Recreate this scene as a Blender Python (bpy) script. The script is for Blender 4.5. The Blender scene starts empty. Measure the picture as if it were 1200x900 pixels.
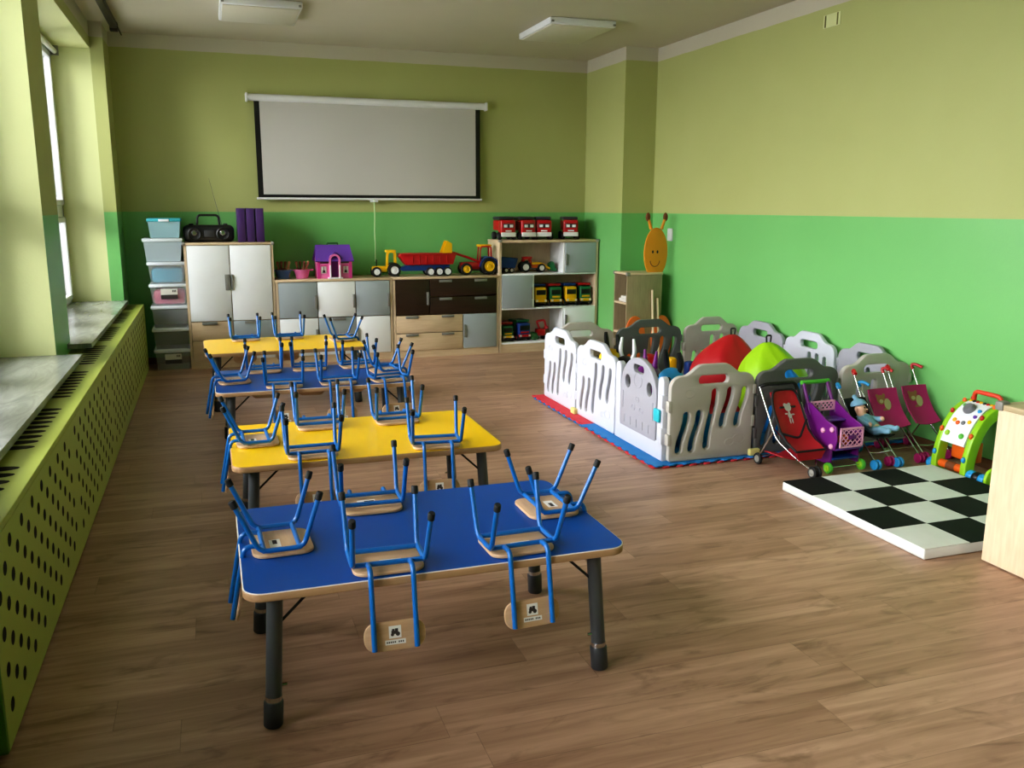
import bpy, bmesh, math, random
from mathutils import Vector, Matrix
PI = math.pi
random.seed(7)
SC = bpy.context.scene
COL = SC.collection

# ------------------------------------------------------------------ materials
def lin(h):
    if isinstance(h, str):
        h = h.lstrip('#'); c = [int(h[i:i+2], 16)/255 for i in (0, 2, 4)]
    else:
        c = h
    return tuple(((v/12.92) if v <= .04045 else ((v+.055)/1.055)**2.4) for v in c)+(1,)

class NT:
    def __init__(s, name):
        s.m = bpy.data.materials.new(name); s.m.use_nodes = True
        s.t = s.m.node_tree; s.b = s.t.nodes['Principled BSDF']
        s.out = s.t.nodes['Material Output']
    def n(s, typ, ins=None, **kw):
        x = s.t.nodes.new(typ)
        for k, v in kw.items(): setattr(x, k, v)
        for k, v in (ins or {}).items(): s.put(x.inputs[k], v)
        return x
    def put(s, sock, v):
        if hasattr(v, 'is_output'): s.t.links.new(v, sock)
        elif hasattr(v, 'outputs'): s.t.links.new(v.outputs[0], sock)
        else: sock.default_value = v
    def math(s, op, a, b=0.0, c=None):
        i = {0: a, 1: b}
        if c is not None: i[2] = c
        return s.n('ShaderNodeMath', i, operation=op).outputs[0]
    def mix(s, f, a, b, blend='MIX'):
        return s.n('ShaderNodeMix', {0: f, 6: a, 7: b}, data_type='RGBA', blend_type=blend).outputs[2]
    def set(s, **kw):
        for k, v in kw.items(): s.put(s.b.inputs[k.replace('_', ' ')], v)

def M(name, col, rough=.5, metal=0., var=.06, scale=9., bump=0., coat=0., spec=.5, trans=0.):
    """plain surface with a little procedural tone variation"""
    t = NT(name)
    c = lin(col)
    tc = t.n('ShaderNodeTexCoord')
    nz = t.n('ShaderNodeTexNoise', {'Vector': tc.outputs['Object'], 'Scale': scale, 'Detail': 4.})
    d = tuple(max(0, v*(1-var*2)) for v in c[:3])+(1,)
    l = tuple(min(1, v*(1+var)) for v in c[:3])+(1,)
    t.set(Base_Color=t.mix(nz.outputs[0], d, l), Roughness=rough, Metallic=metal)
    t.b.inputs['Specular IOR Level'].default_value = spec
    if coat: t.b.inputs['Coat Weight'].default_value = coat; t.b.inputs['Coat Roughness'].default_value = .1
    if bump:
        nb = t.n('ShaderNodeTexNoise', {'Vector': tc.outputs['Object'], 'Scale': scale*8, 'Detail': 3.})
        bp = t.n('ShaderNodeBump', {'Height': nb.outputs[0], 'Strength': bump, 'Distance': .003})
        t.set(Normal=bp.outputs[0])
    if trans:
        tb = t.n('ShaderNodeBsdfTransparent')
        mx = t.n('ShaderNodeMixShader', {0: trans, 1: t.b.outputs[0], 2: tb.outputs[0]})
        t.put(t.out.inputs[0], mx.outputs[0])
    return t.m

def wood(name, c1, c2, rough=.45, axis=0, stretch=9., scale=6.):
    t = NT(name)
    tc = t.n('ShaderNodeTexCoord')
    sc = [scale*stretch]*3; sc[axis] = scale
    mp = t.n('ShaderNodeMapping', {'Vector': tc.outputs['Object'], 'Scale': sc})
    nz = t.n('ShaderNodeTexNoise', {'Vector': mp.outputs[0], 'Scale': 1., 'Detail': 5., 'Roughness': .6})
    r = t.n('ShaderNodeMapRange', {0: nz.outputs[0], 1: .3, 2: .7})
    t.set(Base_Color=t.mix(r.outputs[0], lin(c1), lin(c2)), Roughness=rough)
    return t.m

def wall_paint(name, banded=True):
    t = NT(name)
    g = t.n('ShaderNodeNewGeometry')
    xyz = t.n('ShaderNodeSeparateXYZ', {0: g.outputs['Position']})
    wob = t.n('ShaderNodeTexNoise', {'Vector': g.outputs['Position'], 'Scale': 5., 'Detail': 3.})
    z = xyz.outputs[2]
    zw = t.math('ADD', z, t.math('MULTIPLY', t.math('SUBTRACT', wob.outputs[0], .5), .012))
    nz = t.n('ShaderNodeTexNoise', {'Vector': g.outputs['Position'], 'Scale': 1.3, 'Detail': 5.})
    nz2 = t.n('ShaderNodeTexNoise', {'Vector': g.outputs['Position'], 'Scale': 90., 'Detail': 2.})
    up = t.mix(nz.outputs[0], lin('#a9ae6d'), lin('#b4b97b'))
    lo = t.mix(nz.outputs[0], lin('#70b468'), lin('#7dc074'))
    wh = t.mix(nz.outputs[0], lin('#bdb8a4'), lin('#cbc6b2'))
    c = up if banded else t.mix(nz.outputs[0], lin('#ccd298'), lin('#d8dda6'))  # unbanded: same wall paint, lightened to imitate window light on the reveals
    rough = .55
    if banded:
        isl = t.math('LESS_THAN', z, 1.443)
        c = t.mix(isl, up, lo)
        ish = t.math('GREATER_THAN', zw, 2.895)
        c = t.mix(ish, c, wh)
        rough = t.math('SUBTRACT', .6, t.math('MULTIPLY', isl, .25))
    bp = t.n('ShaderNodeBump', {'Height': nz2.outputs[0], 'Strength': .12, 'Distance': .004})
    t.set(Base_Color=c, Roughness=rough, Normal=bp.outputs[0])
    return t.m

def floor_mat():
    t = NT('laminate_floor')
    g = t.n('ShaderNodeNewGeometry')
    s = t.n('ShaderNodeSeparateXYZ', {0: g.outputs['Position']})
    x, y = s.outputs[0], s.outputs[1]
    W, L = .17, 1.28
    yr = t.math('DIVIDE', y, W); row = t.math('FLOOR', yr); fy = t.math('FRACT', yr)
    wn = t.n('ShaderNodeTexWhiteNoise', {'W': row}, noise_dimensions='1D')
    xs = t.math('ADD', x, t.math('MULTIPLY', wn.outputs[0], 5.7))
    xr = t.math('DIVIDE', xs, L); colm = t.math('FLOOR', xr); fx = t.math('FRACT', xr)
    cv = t.n('ShaderNodeCombineXYZ', {0: row, 1: colm})
    pr = t.n('ShaderNodeTexWhiteNoise', {'Vector': cv.outputs[0]}, noise_dimensions='2D').outputs[0]
    off = t.math('MULTIPLY', pr, 37.)
    v1 = t.n('ShaderNodeCombineXYZ', {0: t.math('MULTIPLY', xs, 1.6), 1: t.math('MULTIPLY', y, 22.), 2: off})
    gr = t.n('ShaderNodeTexNoise', {'Vector': v1.outputs[0], 'Scale': 1., 'Detail': 7., 'Roughness': .62, 'Distortion': .5})
    v2 = t.n('ShaderNodeCombineXYZ', {0: t.math('MULTIPLY', xs, 2.6), 1: t.math('MULTIPLY', y, 9.5), 2: off})
    kn = t.n('ShaderNodeTexNoise', {'Vector': v2.outputs[0], 'Scale': 1., 'Detail': 4., 'Roughness': .6, 'Distortion': 1.4})
    gf = t.n('ShaderNodeMapRange', {0: gr.outputs[0], 1: .3, 2: .72}).outputs[0]
    kf = t.n('ShaderNodeMapRange', {0: kn.outputs[0], 1: .54, 2: .72}).outputs[0]
    c = t.mix(gf, lin('#99765f'), lin('#c8a58b'))
    c = t.mix(t.math('MULTIPLY', kf, .55), c, lin('#5f4128'))
    c = t.mix(1., c, t.mix(pr, lin('#e6e1dc'), lin('#ffffff')), 'MULTIPLY')
    gap = t.math('MAXIMUM', t.math('LESS_THAN', fy, .014), t.math('LESS_THAN', fx, .0018))
    c = t.mix(t.math('MULTIPLY', gap, .4), c, lin('#4d3826'))
    ro = t.n('ShaderNodeMapRange', {0: gr.outputs[0], 3: .34, 4: .5}).outputs[0]
    bp = t.n('ShaderNodeBump', {'Height': gr.outputs[0], 'Strength': .08, 'Distance': .003})
    t.set(Base_Color=c, Roughness=ro, Normal=bp.outputs[0])
    return t.m

def glass_mat():
    t = NT('window_glass')
    tb = t.n('ShaderNodeBsdfTransparent', {0: (.96, .98, .97, 1)})
    gl = t.n('ShaderNodeBsdfGlossy', {'Roughness': .02})
    fr = t.n('ShaderNodeFresnel', {0: 1.45})
    mx = t.n('ShaderNodeMixShader', {0: fr.outputs[0], 1: tb.outputs[0], 2: gl.outputs[0]})
    t.put(t.out.inputs[0], mx.outputs[0])
    return t.m

def marble_mat():
    t = NT('marble_sill')
    g = t.n('ShaderNodeNewGeometry')
    mp = t.n('ShaderNodeMapping', {'Vector': g.outputs['Position'], 'Scale': (9, 2.0, 5), 'Rotation': (0, 0, .15)})
    nz = t.n('ShaderNodeTexNoise', {'Vector': mp.outputs[0], 'Scale': 1.3, 'Detail': 8., 'Roughness': .65, 'Distortion': 1.2})
    r = t.n('ShaderNodeMapRange', {0: nz.outputs[0], 1: .35, 2: .68})
    t.set(Base_Color=t.mix(r.outputs[0], lin('#82857f'), lin('#a0a39d')), Roughness=.22)
    return t.m

C = {}
C['paint'] = wall_paint('green_wall_paint'); C['paint_plain'] = wall_paint('lit_wall_paint', False)
C['ceil'] = M('ceiling_paint', '#c6c0ac', .7, var=.03, scale=2)
C['floor'] = floor_mat(); C['glass'] = glass_mat(); C['marble'] = marble_mat()
C['pvc'] = M('white_window_plastic', '#e8eaea', .35)
C['lime_metal'] = M('lime_radiator_paint', '#b3c05a', .42, var=.03)
C['hole'] = M('dark_slot', '#17140d', .9)
C['beech'] = wood('beech_board', '#c9b394', '#d9c5a6', axis=2)
C['beech_h'] = wood('beech_drawer', '#ccb392', '#dcc5a5', axis=0)
C['pale_beech'] = wood('pale_beech_panel', '#dcc5a4', '#e9d6b8', axis=2)
C['white_front'] = M('white_front', '#f1f4f7', .35, var=.02)
C['grey_front'] = M('grey_front', '#a3adb2', .35, var=.02)
C['brown_front'] = wood('wenge_front', '#2b1d14', '#382619', axis=0, rough=.35)
C['handle'] = M('grey_handle', '#8f8f8b', .35, metal=.3)
C['cap_grey'] = M('grey_corner_plastic', '#8c8b83', .5)
C['blue_lam'] = M('blue_laminate', '#00499c', .38, var=.03, scale=3, spec=.35)
C['yellow_lam'] = M('yellow_laminate', '#f3c600', .32, var=.03, scale=3)
C['edge'] = wood('beech_edge', '#a98460', '#bf9a73', axis=0)
C['white_edge'] = M('white_edge', '#e8e6e0', .4)
C['leg_grey'] = M('dark_grey_leg', '#4a4d50', .42, var=.04)
C['foot_grey'] = M('charcoal_foot', '#36383b', .5)
C['chrome'] = M('chrome', '#d0d0d0', .18, metal=1., var=.02)
C['black'] = M('black_plastic', '#121314', .42)
C['rubber'] = M('black_rubber', '#161616', .7)
C['tube_blue'] = M('blue_tube', '#0e66b4', .28, var=.03, coat=.3)
C['ply'] = wood('plywood_seat', '#bf9a74', '#d2b08b', axis=0, rough=.4)
C['sticker'] = M('paper_sticker', '#e9e6e0', .6, var=.02)
C['ink'] = M('dark_print', '#3b3330', .6)
C['screen'] = M('screen_fabric', '#c3c1bc', .75, var=.02, scale=2)
C['white'] = M('white_plastic', '#e4e6e8', .4, var=.02)
C['lampwhite'] = M('lamp_diffuser', '#cfcbbb', .4, var=.02)
C['cord'] = M('pale_cord', '#b9d6a0', .7)
C['dark_rail'] = M('dark_brown_rail', '#2d261c', .5)
C['pen_white'] = M('pen_white', '#c8cbd6', .42, var=.02)
C['pen_beige'] = M('pen_beige', '#b6b2aa', .45, var=.03)
C['pen_grey'] = M('pen_grey', '#a3a3ad', .45, var=.03)
C['pen_dark'] = M('pen_dark', '#5f5f5e', .5, var=.03)
C['pen_slate'] = M('pen_slate', '#59605f', .5, var=.03)
C['pad_yellow'] = M('pad_yellow', '#d8cf86', .6)
C['mat_red'] = M('foam_red', '#cf2f3d', .7, bump=.2, scale=20)
C['mat_blue'] = M('foam_blue', '#1177bd', .7, bump=.2, scale=20)
C['mat_seam'] = M('foam_edge', '#c3b9c9', .7)
C['cyan'] = M('cyan_plastic', '#2fb5c4', .4)
C['vinyl_white'] = M('vinyl_white', '#d9dbd8', .5, bump=.1)
C['vinyl_black'] = M('vinyl_black', '#121316', .7, bump=.1, spec=.25)
C['bag_red'] = M('bag_red', '#b3151f', .5, bump=.4, scale=4)
C['bag_lime'] = M('bag_lime', '#9ccc12', .5, bump=.4, scale=4)
C['bag_blue'] = M('bag_blue', '#1484d6', .5, bump=.4, scale=4)
C['toy_yellow'] = M('toy_yellow', '#eebb0c', .35)
C['toy_red'] = M('toy_red', '#b9151d', .32)
C['toy_blue'] = M('toy_blue', '#173c86', .38)
C['toy_green'] = M('toy_green', '#176f42', .4)
C['toy_orange'] = M('toy_orange', '#e2631b', .4)
C['orange_board'] = M('orange_board', '#dd9022', .45, var=.04)
C['orange_disc'] = M('orange_disc', '#e3702c', .45)
C['brown'] = M('brown_knob', '#7a4526', .5)
C['purple'] = M('purple_plastic', '#70197a', .35)
C['violet'] = M('violet_roof', '#6b42a6', .45)
C['binder'] = M('purple_binder', '#43265f', .45)
C['pink'] = M('pink_plastic', '#e276ad', .4)
C['hotpink'] = M('hot_pink', '#d13b8c', .45)
C['palepink'] = M('pale_pink', '#e9a9c9', .45)
C['basket_blue'] = M('basket_blue', '#4d6ea6', .4)
C['magenta'] = M('magenta_cloth', '#a3125f', .65, bump=.2)
C['red_cloth'] = M('red_cloth', '#b01524', .62, bump=.2)
C['black_cloth'] = M('black_cloth', '#17171a', .7)
C['sky_blue'] = M('sky_blue_plastic', '#2a97d6', .4)
C['doll_blue'] = M('doll_blue_cloth', '#82b0cb', .75, bump=.2)
C['skin'] = M('doll_skin', '#e6b79c', .5)
C['brown_print'] = M('brown_print', '#8a5a3a', .6)
C['cream_print'] = M('cream_print', '#ab9f78', .6)
C['silver_print'] = M('silver_print', '#bdb6b4', .5)
C['lime_plastic'] = M('lime_plastic', '#94c926', .35)
C['grass_plastic'] = M('green_plastic', '#55b33a', .38)
C['dark_green'] = M('dark_green', '#245c22', .45)
C['panel_white'] = M('panel_white', '#e6e8ee', .4)
C['grey_toy'] = M('grey_toy', '#77787c', .35)
C['red_handle'] = M('red_handle', '#e0482f', .35)
C['clear'] = M('clear_plastic', '#d8dfe3', .3, trans=.80, var=.03)
C['clear_lid'] = M('frosted_lid', '#dfe6ec', .4, var=.02)
C['clear_blue'] = M('blue_tint_plastic', '#a9ced6', .3, trans=.25, var=.03)
C['pale_clear'] = M('pale_frosted_plastic', '#b9c9d0', .35, trans=.15, var=.03)
C['lid_teal'] = M('teal_lid', '#3fa7b3', .4)
C['teal_fill'] = M('teal_blocks', '#1fa6c9', .6)
C['pink_fill'] = M('pink_stuff', '#e0407f', .7)
C['tan'] = M('tan_toy', '#c9956e', .6)
C['paper'] = M('white_paper', '#dedbd2', .7)

# ------------------------------------------------------------------ mesh builder
class MB:
    def __init__(s): s.bm = bmesh.new()
    def _new(s, bm2, mat=None, mi=0):
        if mat is not None: bm2.transform(mat)
        for f in bm2.faces: f.material_index = mi
        me = bpy.data.meshes.new('t'); bm2.to_mesh(me); bm2.free()
        s.bm.from_mesh(me); bpy.data.meshes.remove(me)
        return s
    def box(s, lo, hi, bev=0., mi=0, mat=None, seg=2):
        b = bmesh.new()
        bmesh.ops.create_cube(b, size=1.)
        lo, hi = Vector(lo), Vector(hi); c = (lo+hi)/2; d = hi-lo
        for v in b.verts: v.co = Vector((v.co[i]*d[i]+c[i] for i in range(3)))
        if bev: bmesh.ops.bevel(b, geom=b.edges[:], offset=min(bev, min(d)*.48), segments=seg, affect='EDGES', profile=.5)
        return s._new(b, mat, mi)
    def tube(s, pts, r, seg=10, mi=0, closed=False, caps=True, mat=None):
        b = bmesh.new(); P = [Vector(p) for p in pts]; n = len(P)
        R = r if isinstance(r, (list, tuple)) else [r]*n
        rings = []; prev = None
        for i in range(n):
            if closed: t = P[(i+1) % n]-P[i-1]
            else: t = P[min(i+1, n-1)]-P[max(i-1, 0)]
            t.normalize()
            if prev is None:
                a = Vector((0, 0, 1)) if abs(t.z) < .9 else Vector((1, 0, 0))
                u = t.cross(a).normalized()
            else:
                u = prev-t*prev.dot(t)
                if u.length < 1e-6: u = t.orthogonal()
                u.normalize()
            prev = u; w = t.cross(u)
            rings.append([b.verts.new(P[i]+(u*math.cos(2*PI*k/seg)+w*math.sin(2*PI*k/seg))*R[i]) for k in range(seg)])
        m = n if closed else n-1
        for i in range(m):
            A, B = rings[i], rings[(i+1) % n]
            for k in range(seg): b.faces.new((A[k], A[(k+1) % seg], B[(k+1) % seg], B[k]))
        if caps and not closed:
            b.faces.new(rings[0][::-1]); b.faces.new(rings[-1])
        bmesh.ops.recalc_face_normals(b, faces=b.faces[:])
        return s._new(b, mat, mi)
    def cyl(s, p0, p1, r, seg=16, mi=0, r2=None): return s.tube([p0, p1], [r, r if r2 is None else r2], seg, mi)
    def lathe(s, prof, seg=24, mi=0, mat=None):
        """prof: (radius, z) pairs turned about z"""
        b = bmesh.new(); rings = []
        for r, z in prof:
            if r < 1e-5: rings.append([b.verts.new((0, 0, z))])
            else: rings.append([b.verts.new((r*math.cos(2*PI*k/seg), r*math.sin(2*PI*k/seg), z)) for k in range(seg)])
        for A, B in zip(rings, rings[1:]):
            for k in range(seg):
                q = [A[k % len(A)], A[(k+1) % len(A)], B[(k+1) % len(B)], B[k % len(B)]]
                u = []
                for v in q:
                    if v not in u: u.append(v)
                if len(u) > 2: b.faces.new(u)
        bmesh.ops.recalc_face_normals(b, faces=b.faces[:])
        return s._new(b, mat, mi)
    def blob(s, c, rad, fn=None, mi=0, sub=4, mat=None):
        b = bmesh.new(); bmesh.ops.create_icosphere(b, subdivisions=sub, radius=1.)
        for v in b.verts:
            p = v.co.copy()
            if fn: p = fn(p)
            v.co = Vector((p[0]*rad[0]+c[0], p[1]*rad[1]+c[1], p[2]*rad[2]+c[2]))
        return s._new(b, mat, mi)
    def plate(s, outline, holes=(), th=.02, bev=0., mat=None, mi=0):
        """flat plate: outline and holes are 2-D loops (x,y); thickness along z, centred"""
        cu = bpy.data.curves.new('t', 'CURVE'); cu.dimensions = '2D'; cu.fill_mode = 'BOTH'
        cu.extrude = max(th/2-bev, 1e-4); cu.bevel_depth = bev; cu.bevel_resolution = 2; cu.offset = -bev
        for lp in [outline]+list(holes):
            sp = cu.splines.new('POLY'); sp.points.add(len(lp)-1); sp.use_cyclic_u = True
            for p, q in zip(sp.points, lp): p.co = (q[0], q[1], 0, 1)
        o = bpy.data.objects.new('t', cu); COL.objects.link(o)
        dg = bpy.context.evaluated_depsgraph_get(); dg.update()
        me = bpy.data.meshes.new_from_object(o.evaluated_get(dg))
        b = bmesh.new(); b.from_mesh(me)
        bmesh.ops.remove_doubles(b, verts=b.verts[:], dist=1e-5)
        bpy.data.objects.remove(o); bpy.data.curves.remove(cu); bpy.data.meshes.remove(me)
        return s._new(b, mat, mi)
    def quad(s, a, b_, c, d, mi=0):
        f = s.bm.faces.new([s.bm.verts.new(p) for p in (a, b_, c, d)]); f.material_index = mi
        return s
    def poly(s, pts, mi=0):
        f = s.bm.faces.new([s.bm.verts.new(p) for p in pts]); f.material_index = mi
        return s
    def sheet(s, rows, th, mi=0):
        """solid cloth sheet from a grid of points"""
        b = bmesh.new(); G = [[Vector(p) for p in r] for r in rows]
        nr, nc = len(G), len(G[0])
        def nrm(i, j):
            du = G[i][min(j+1, nc-1)]-G[i][max(j-1, 0)]; dv = G[min(i+1, nr-1)][j]-G[max(i-1, 0)][j]
            return du.cross(dv).normalized()
        T = [[b.verts.new(G[i][j]+nrm(i, j)*th/2) for j in range(nc)] for i in range(nr)]
        U = [[b.verts.new(G[i][j]-nrm(i, j)*th/2) for j in range(nc)] for i in range(nr)]
        for i in range(nr-1):
            for j in range(nc-1):
                b.faces.new((T[i][j], T[i][j+1], T[i+1][j+1], T[i+1][j])); b.faces.new((U[i][j], U[i+1][j], U[i+1][j+1], U[i][j+1]))
        ed = [(0, j) for j in range(nc)]+[(i, nc-1) for i in range(1, nr)]+[(nr-1, j) for j in range(nc-2, -1, -1)]+[(i, 0) for i in range(nr-2, 0, -1)]
        for (a, c), (d, e) in zip(ed, ed[1:]+ed[:1]): b.faces.new((T[a][c], U[a][c], U[d][e], T[d][e]))
        bmesh.ops.recalc_face_normals(b, faces=b.faces[:])
        return s._new(b, None, mi)
    def build(s, name, mats, parent=None, smooth=True, loc=None, rot=None):
        me = bpy.data.meshes.new(name); s.bm.to_mesh(me); s.bm.free()
        for m in (mats if isinstance(mats, (list, tuple)) else [mats]): me.materials.append(m)
        if smooth:
            me.polygons.foreach_set('use_smooth', [True]*len(me.polygons)); me.set_sharp_from_angle(angle=.65)
        o = bpy.data.objects.new(name, me); COL.objects.link(o)
        if parent: o.parent = parent
        if loc: o.location = loc
        if rot: o.rotation_euler = rot
        return o

def tag(o, label, cat, group=None, kind=None):
    o['label'] = label; o['category'] = cat
    if group: o['group'] = group
    if kind: o['kind'] = kind
    return o
def thing(name, label, cat, loc=(0, 0, 0), rz=0., group=None):
    o = bpy.data.objects.new(name, None); COL.objects.link(o); o.empty_display_size = .05
    o.location = loc; o.rotation_euler = (0, 0, rz)
    return tag(o, label, cat, group)
def struct(o): o['kind'] = 'structure'; return o
def dup(o, parent=None, top=True):
    c = o.copy(); COL.objects.link(c)
    if not top: c.parent = parent
    for ch in list(o.children): dup(ch, c, False)
    return c
def place(src, loc, rz, label, first):
    c = src if first else dup(src)
    c.location = loc; c.rotation_euler = (0, 0, rz); c['label'] = label
    return c
def rrect(x0, y0, x1, y1, r, n=6):
    out = []
    for cx, cy, a in ((x1-r, y1-r, 0), (x0+r, y1-r, 90), (x0+r, y0+r, 180), (x1-r, y0+r, 270)):
        for k in range(n+1):
            t = math.radians(a+90*k/n); out.append((cx+r*math.cos(t), cy+r*math.sin(t)))
    return out
def ell(cx, cy, rx, ry, n=20): return [(cx+rx*math.cos(2*PI*k/n), cy+ry*math.sin(2*PI*k/n)) for k in range(n)]
def bend(pts, r, n=5):
    """polyline with rounded corners"""
    P = [Vector(p) for p in pts]; out = [P[0]]
    for a, b, c in zip(P, P[1:], P[2:]):
        d1, d2 = (a-b), (c-b); q = min(r, d1.length*.49, d2.length*.49)
        s, e = b+d1.normalized()*q, b+d2.normalized()*q
        for k in range(n+1):
            t = k/n; out.append(s*(1-t)**2+b*2*t*(1-t)+e*t*t)
    out.append(P[-1]); return out
XZ = Matrix.Rotation(PI/2, 4, 'X')          # plate (x,y) -> (x,z), thickness along y
def XZat(x, y, z): return Matrix.Translation((x, y, z)) @ XZ
YZ = Matrix(((0, 0, 1, 0), (1, 0, 0, 0), (0, 1, 0, 0), (0, 0, 0, 1)))   # plate (x,y) -> (y,z), thickness along x
def YZat(x, y, z): return Matrix.Translation((x, y, z)) @ YZ
AXX = Matrix.Rotation(PI/2, 4, 'Y')         # lathe axis z -> x
def wheel(parent, c, r, w, tyre, hub, name='wheel', hr=.6, hubname='hub'):
    """wheel turning about the x axis"""
    m = Matrix.Translation(c) @ AXX; h = w/2
    o = MB().lathe([(r*.45, -h*.8), (r*.86, -h), (r*.98, -h*.6), (r, 0), (r*.98, h*.6), (r*.86, h), (r*.45, h*.8)], 20, mat=m).build(name, tyre, parent)
    MB().lathe([(0, -h*1.12), (r*hr*.35, -h*1.12), (r*hr*.45, -h*.95), (r*hr*.9, -h*.9), (r*hr, -h*1.05), (r*hr, h*1.05), (r*hr*.9, h*.9), (r*hr*.45, h*.95), (r*hr*.35, h*1.12), (0, h*1.12)], 18, mat=m).build(hubname, hub, o)
    return o

# ------------------------------------------------------------------ room shell
XL, XR, YB, YF, ZC = -.868, 4.25, 9.02, -1.3, 3.02
XO = -1.42
struct(MB().box((XO, YF-.2, -.1), (XR+.2, YB+.2, 0)).build('floor', C['floor'], smooth=False))
struct(MB().box((XO, YF-.2, ZC), (XR+.2, YB+.2, ZC+.1)).build('ceiling', C['ceil'], smooth=False))
struct(MB().box((XO, YB, 0), (XR+.2, YB+.2, ZC)).build('wall_back', C['paint'], smooth=False))
struct(MB().box((XR, YF, 0), (XR+.2, YB, ZC)).build('wall_right', C['paint'], smooth=False))
struct(MB().box((XO, YF-.2, 0), (XR+.2, YF, ZC)).build('wall_front', C['paint'], smooth=False))
# corner columns
struct(MB().box((3.904, 8.09, 0), (XR, YB, ZC)).build('column_right', C['paint'], smooth=False))
struct(MB().box((XL, 8.555, 0), (-.764, YB, ZC)).build('column_left', C['paint'], smooth=False))
WINS = [(6.027, 8.555), (2.95, 5.487), (.1, 2.41)]
ZS, ZL = .635, 2.80
w = MB()
w.box((XO, YF, 0), (XL, YB, ZS)); 
w.box((XO, YF, ZL), (XL, YB, ZC))
piers = [(8.555, YB), (5.487, 6.027), (2.41, 2.95), (YF, .1)]
for a, b in piers: w.box((XO, a, ZS), (XL, b, ZL))
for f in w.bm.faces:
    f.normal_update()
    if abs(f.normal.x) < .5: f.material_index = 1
struct(w.build('wall_left', [C['paint'], C['paint_plain']], smooth=False))
for i, (a, b) in enumerate(WINS):
    # frame
    f = MB(); xf0, xf1 = -1.25, -1.185; t = .055
    for (p, q) in (((a, ZS), (a+t, ZL)), ((b-t, ZS), (b, ZL)), ((a, ZS), (b, ZS+.06)), ((a, ZL-t), (b, ZL)), ((a, 1.40), (b, 1.50))):
        f.box((xf0, p[0], p[1]), (xf1, q[0], q[1]), .006)
    mids = [a+(b-a)/3, a+2*(b-a)/3]
    for m in mids: f.box((xf0, m-.05, ZS), (xf1, m+.05, ZL), .006)
    win = struct(f.build('window_%d' % (i+1), C['pvc']))
    edges = [a+t]+mids+[b-t]
    for k in range(3):
        y0, y1 = edges[k]+(.05 if k else 0), edges[k+1]-(.05 if k < 2 else 0)
        for z0, z1 in ((ZS+.06, 1.40), (1.50, ZL-t)):
            sx = MB(); s_ = .045
            sx.box((-1.225, y0, z0), (-1.165, y0+s_, z1), .006).box((-1.225, y1-s_, z0), (-1.165, y1, z1), .006)
            sx.box((-1.225, y0, z0), (-1.165, y1, z0+s_), .006).box((-1.225, y0, z1-s_), (-1.165, y1, z1), .006)
            so = sx.build('sash', C['pvc'], win)
            MB().box((-1.2, y0+s_, z0+s_), (-1.195, y1-s_, z1-s_)).build('pane', C['glass'], so, smooth=False)
            if z1 < 1.45 and k == 1:
                MB().tube(bend([(-1.165, y1-.022, 1.05), (-1.135, y1-.022, 1.05), (-1.135, y1-.022, .95)], .01), .008).build('handle', C['pvc'], so)
# sills of marble
SILL = [(5.90, 8.555, -.868), (2.85, 5.485, -.868), (0, 2.5, -.868)]
for i, (a, b, c) in enumerate(SILL):
    wa, wb = WINS[i]
    s = MB().box((-1.18, wa, ZS), (XL, wb, ZS+.03), .0)
    s.box((XL, a, ZS), (-.732, b, ZS+.03), .0)
    struct(s.build('trim_%d' % (i+1), C['marble'], smooth=False))
# roller blind tube over the far window
bl = thing('roller_blind', 'rolled up white blind tube at the top of the far window', 'blind', (-1.135, 7.3, 2.755))
MB().tube([(0, -1.2, 0), (0, 1.2, 0)], .022).build('fabric_roll', C['pvc'], bl)
MB().box((-.03, 1.2, -.03), (.03, 1.23, .08), .004).build('bracket', C['cap_grey'], bl)
MB().box((-.03, -1.23, -.03), (.03, -1.2, .08), .004).build('bracket', C['cap_grey'], bl)

# radiator cover
HX0, HX1, HY0, HY1, HZ = -.640, -.612, 2.52, 8.70, .61
rc = thing('radiator_cover', 'long lime green perforated radiator cover under the windows', 'radiator cover', (0, 0, 0))
pn = MB().box((HX0, HY0, .012), (HX1, HY1, HZ-.0205), .0)
y = HY0+.08
def disc(mb, cy, cz, ry, rz, n=14):
    mb.poly([(HX1+.0006, cy+ry*math.cos(2*PI*k/n), cz+rz*math.sin(2*PI*k/n)) for k in range(n)], 1)
GP = [2.60, 4.13, 5.66, 7.19]
for g0 in GP:
    for j in range(9):
        cz = .109+.0535*j
        for i in range(8):
            cy = g0+i*.178+(.089 if j % 2 else 0)
            if cy < min(g0+1.36, HY1-.04): disc(pn, cy, cz, .024, .021)
pn.build('front_panel', [C['lime_metal'], C['hole']], rc, smooth=False)
tp = MB().box((-.868, HY0, HZ-.02), (HX1, HY1, HZ+.002), .003)
gy = HY0+.12
while gy < HY1-.1:
    for i in range(9):
        cy = gy+i*.082; n = 14
        if cy > HY1-.06: break
        tp.poly([(-.730+.062*math.cos(2*PI*k/n), cy+.029*math.sin(2*PI*k/n), HZ+.0028) for k in range(n)], 1)
    gy += .94
tp.build('top_panel', [C['lime_metal'], C['hole']], rc, smooth=False)
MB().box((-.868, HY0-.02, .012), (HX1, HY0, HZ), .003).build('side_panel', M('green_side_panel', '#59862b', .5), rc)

# skirting along back wall
struct(MB().box((-.76, YB-.014, 0), (3.9, YB, .06), .003).build('baseboard_back', M('skirting', '#6a4a30', .5)))
struct(MB().box((XR-.014, YF, 0), (XR, 8.09, .06), .003).build('baseboard_right', M('skirting_right', '#6a4a30', .5)))

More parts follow.
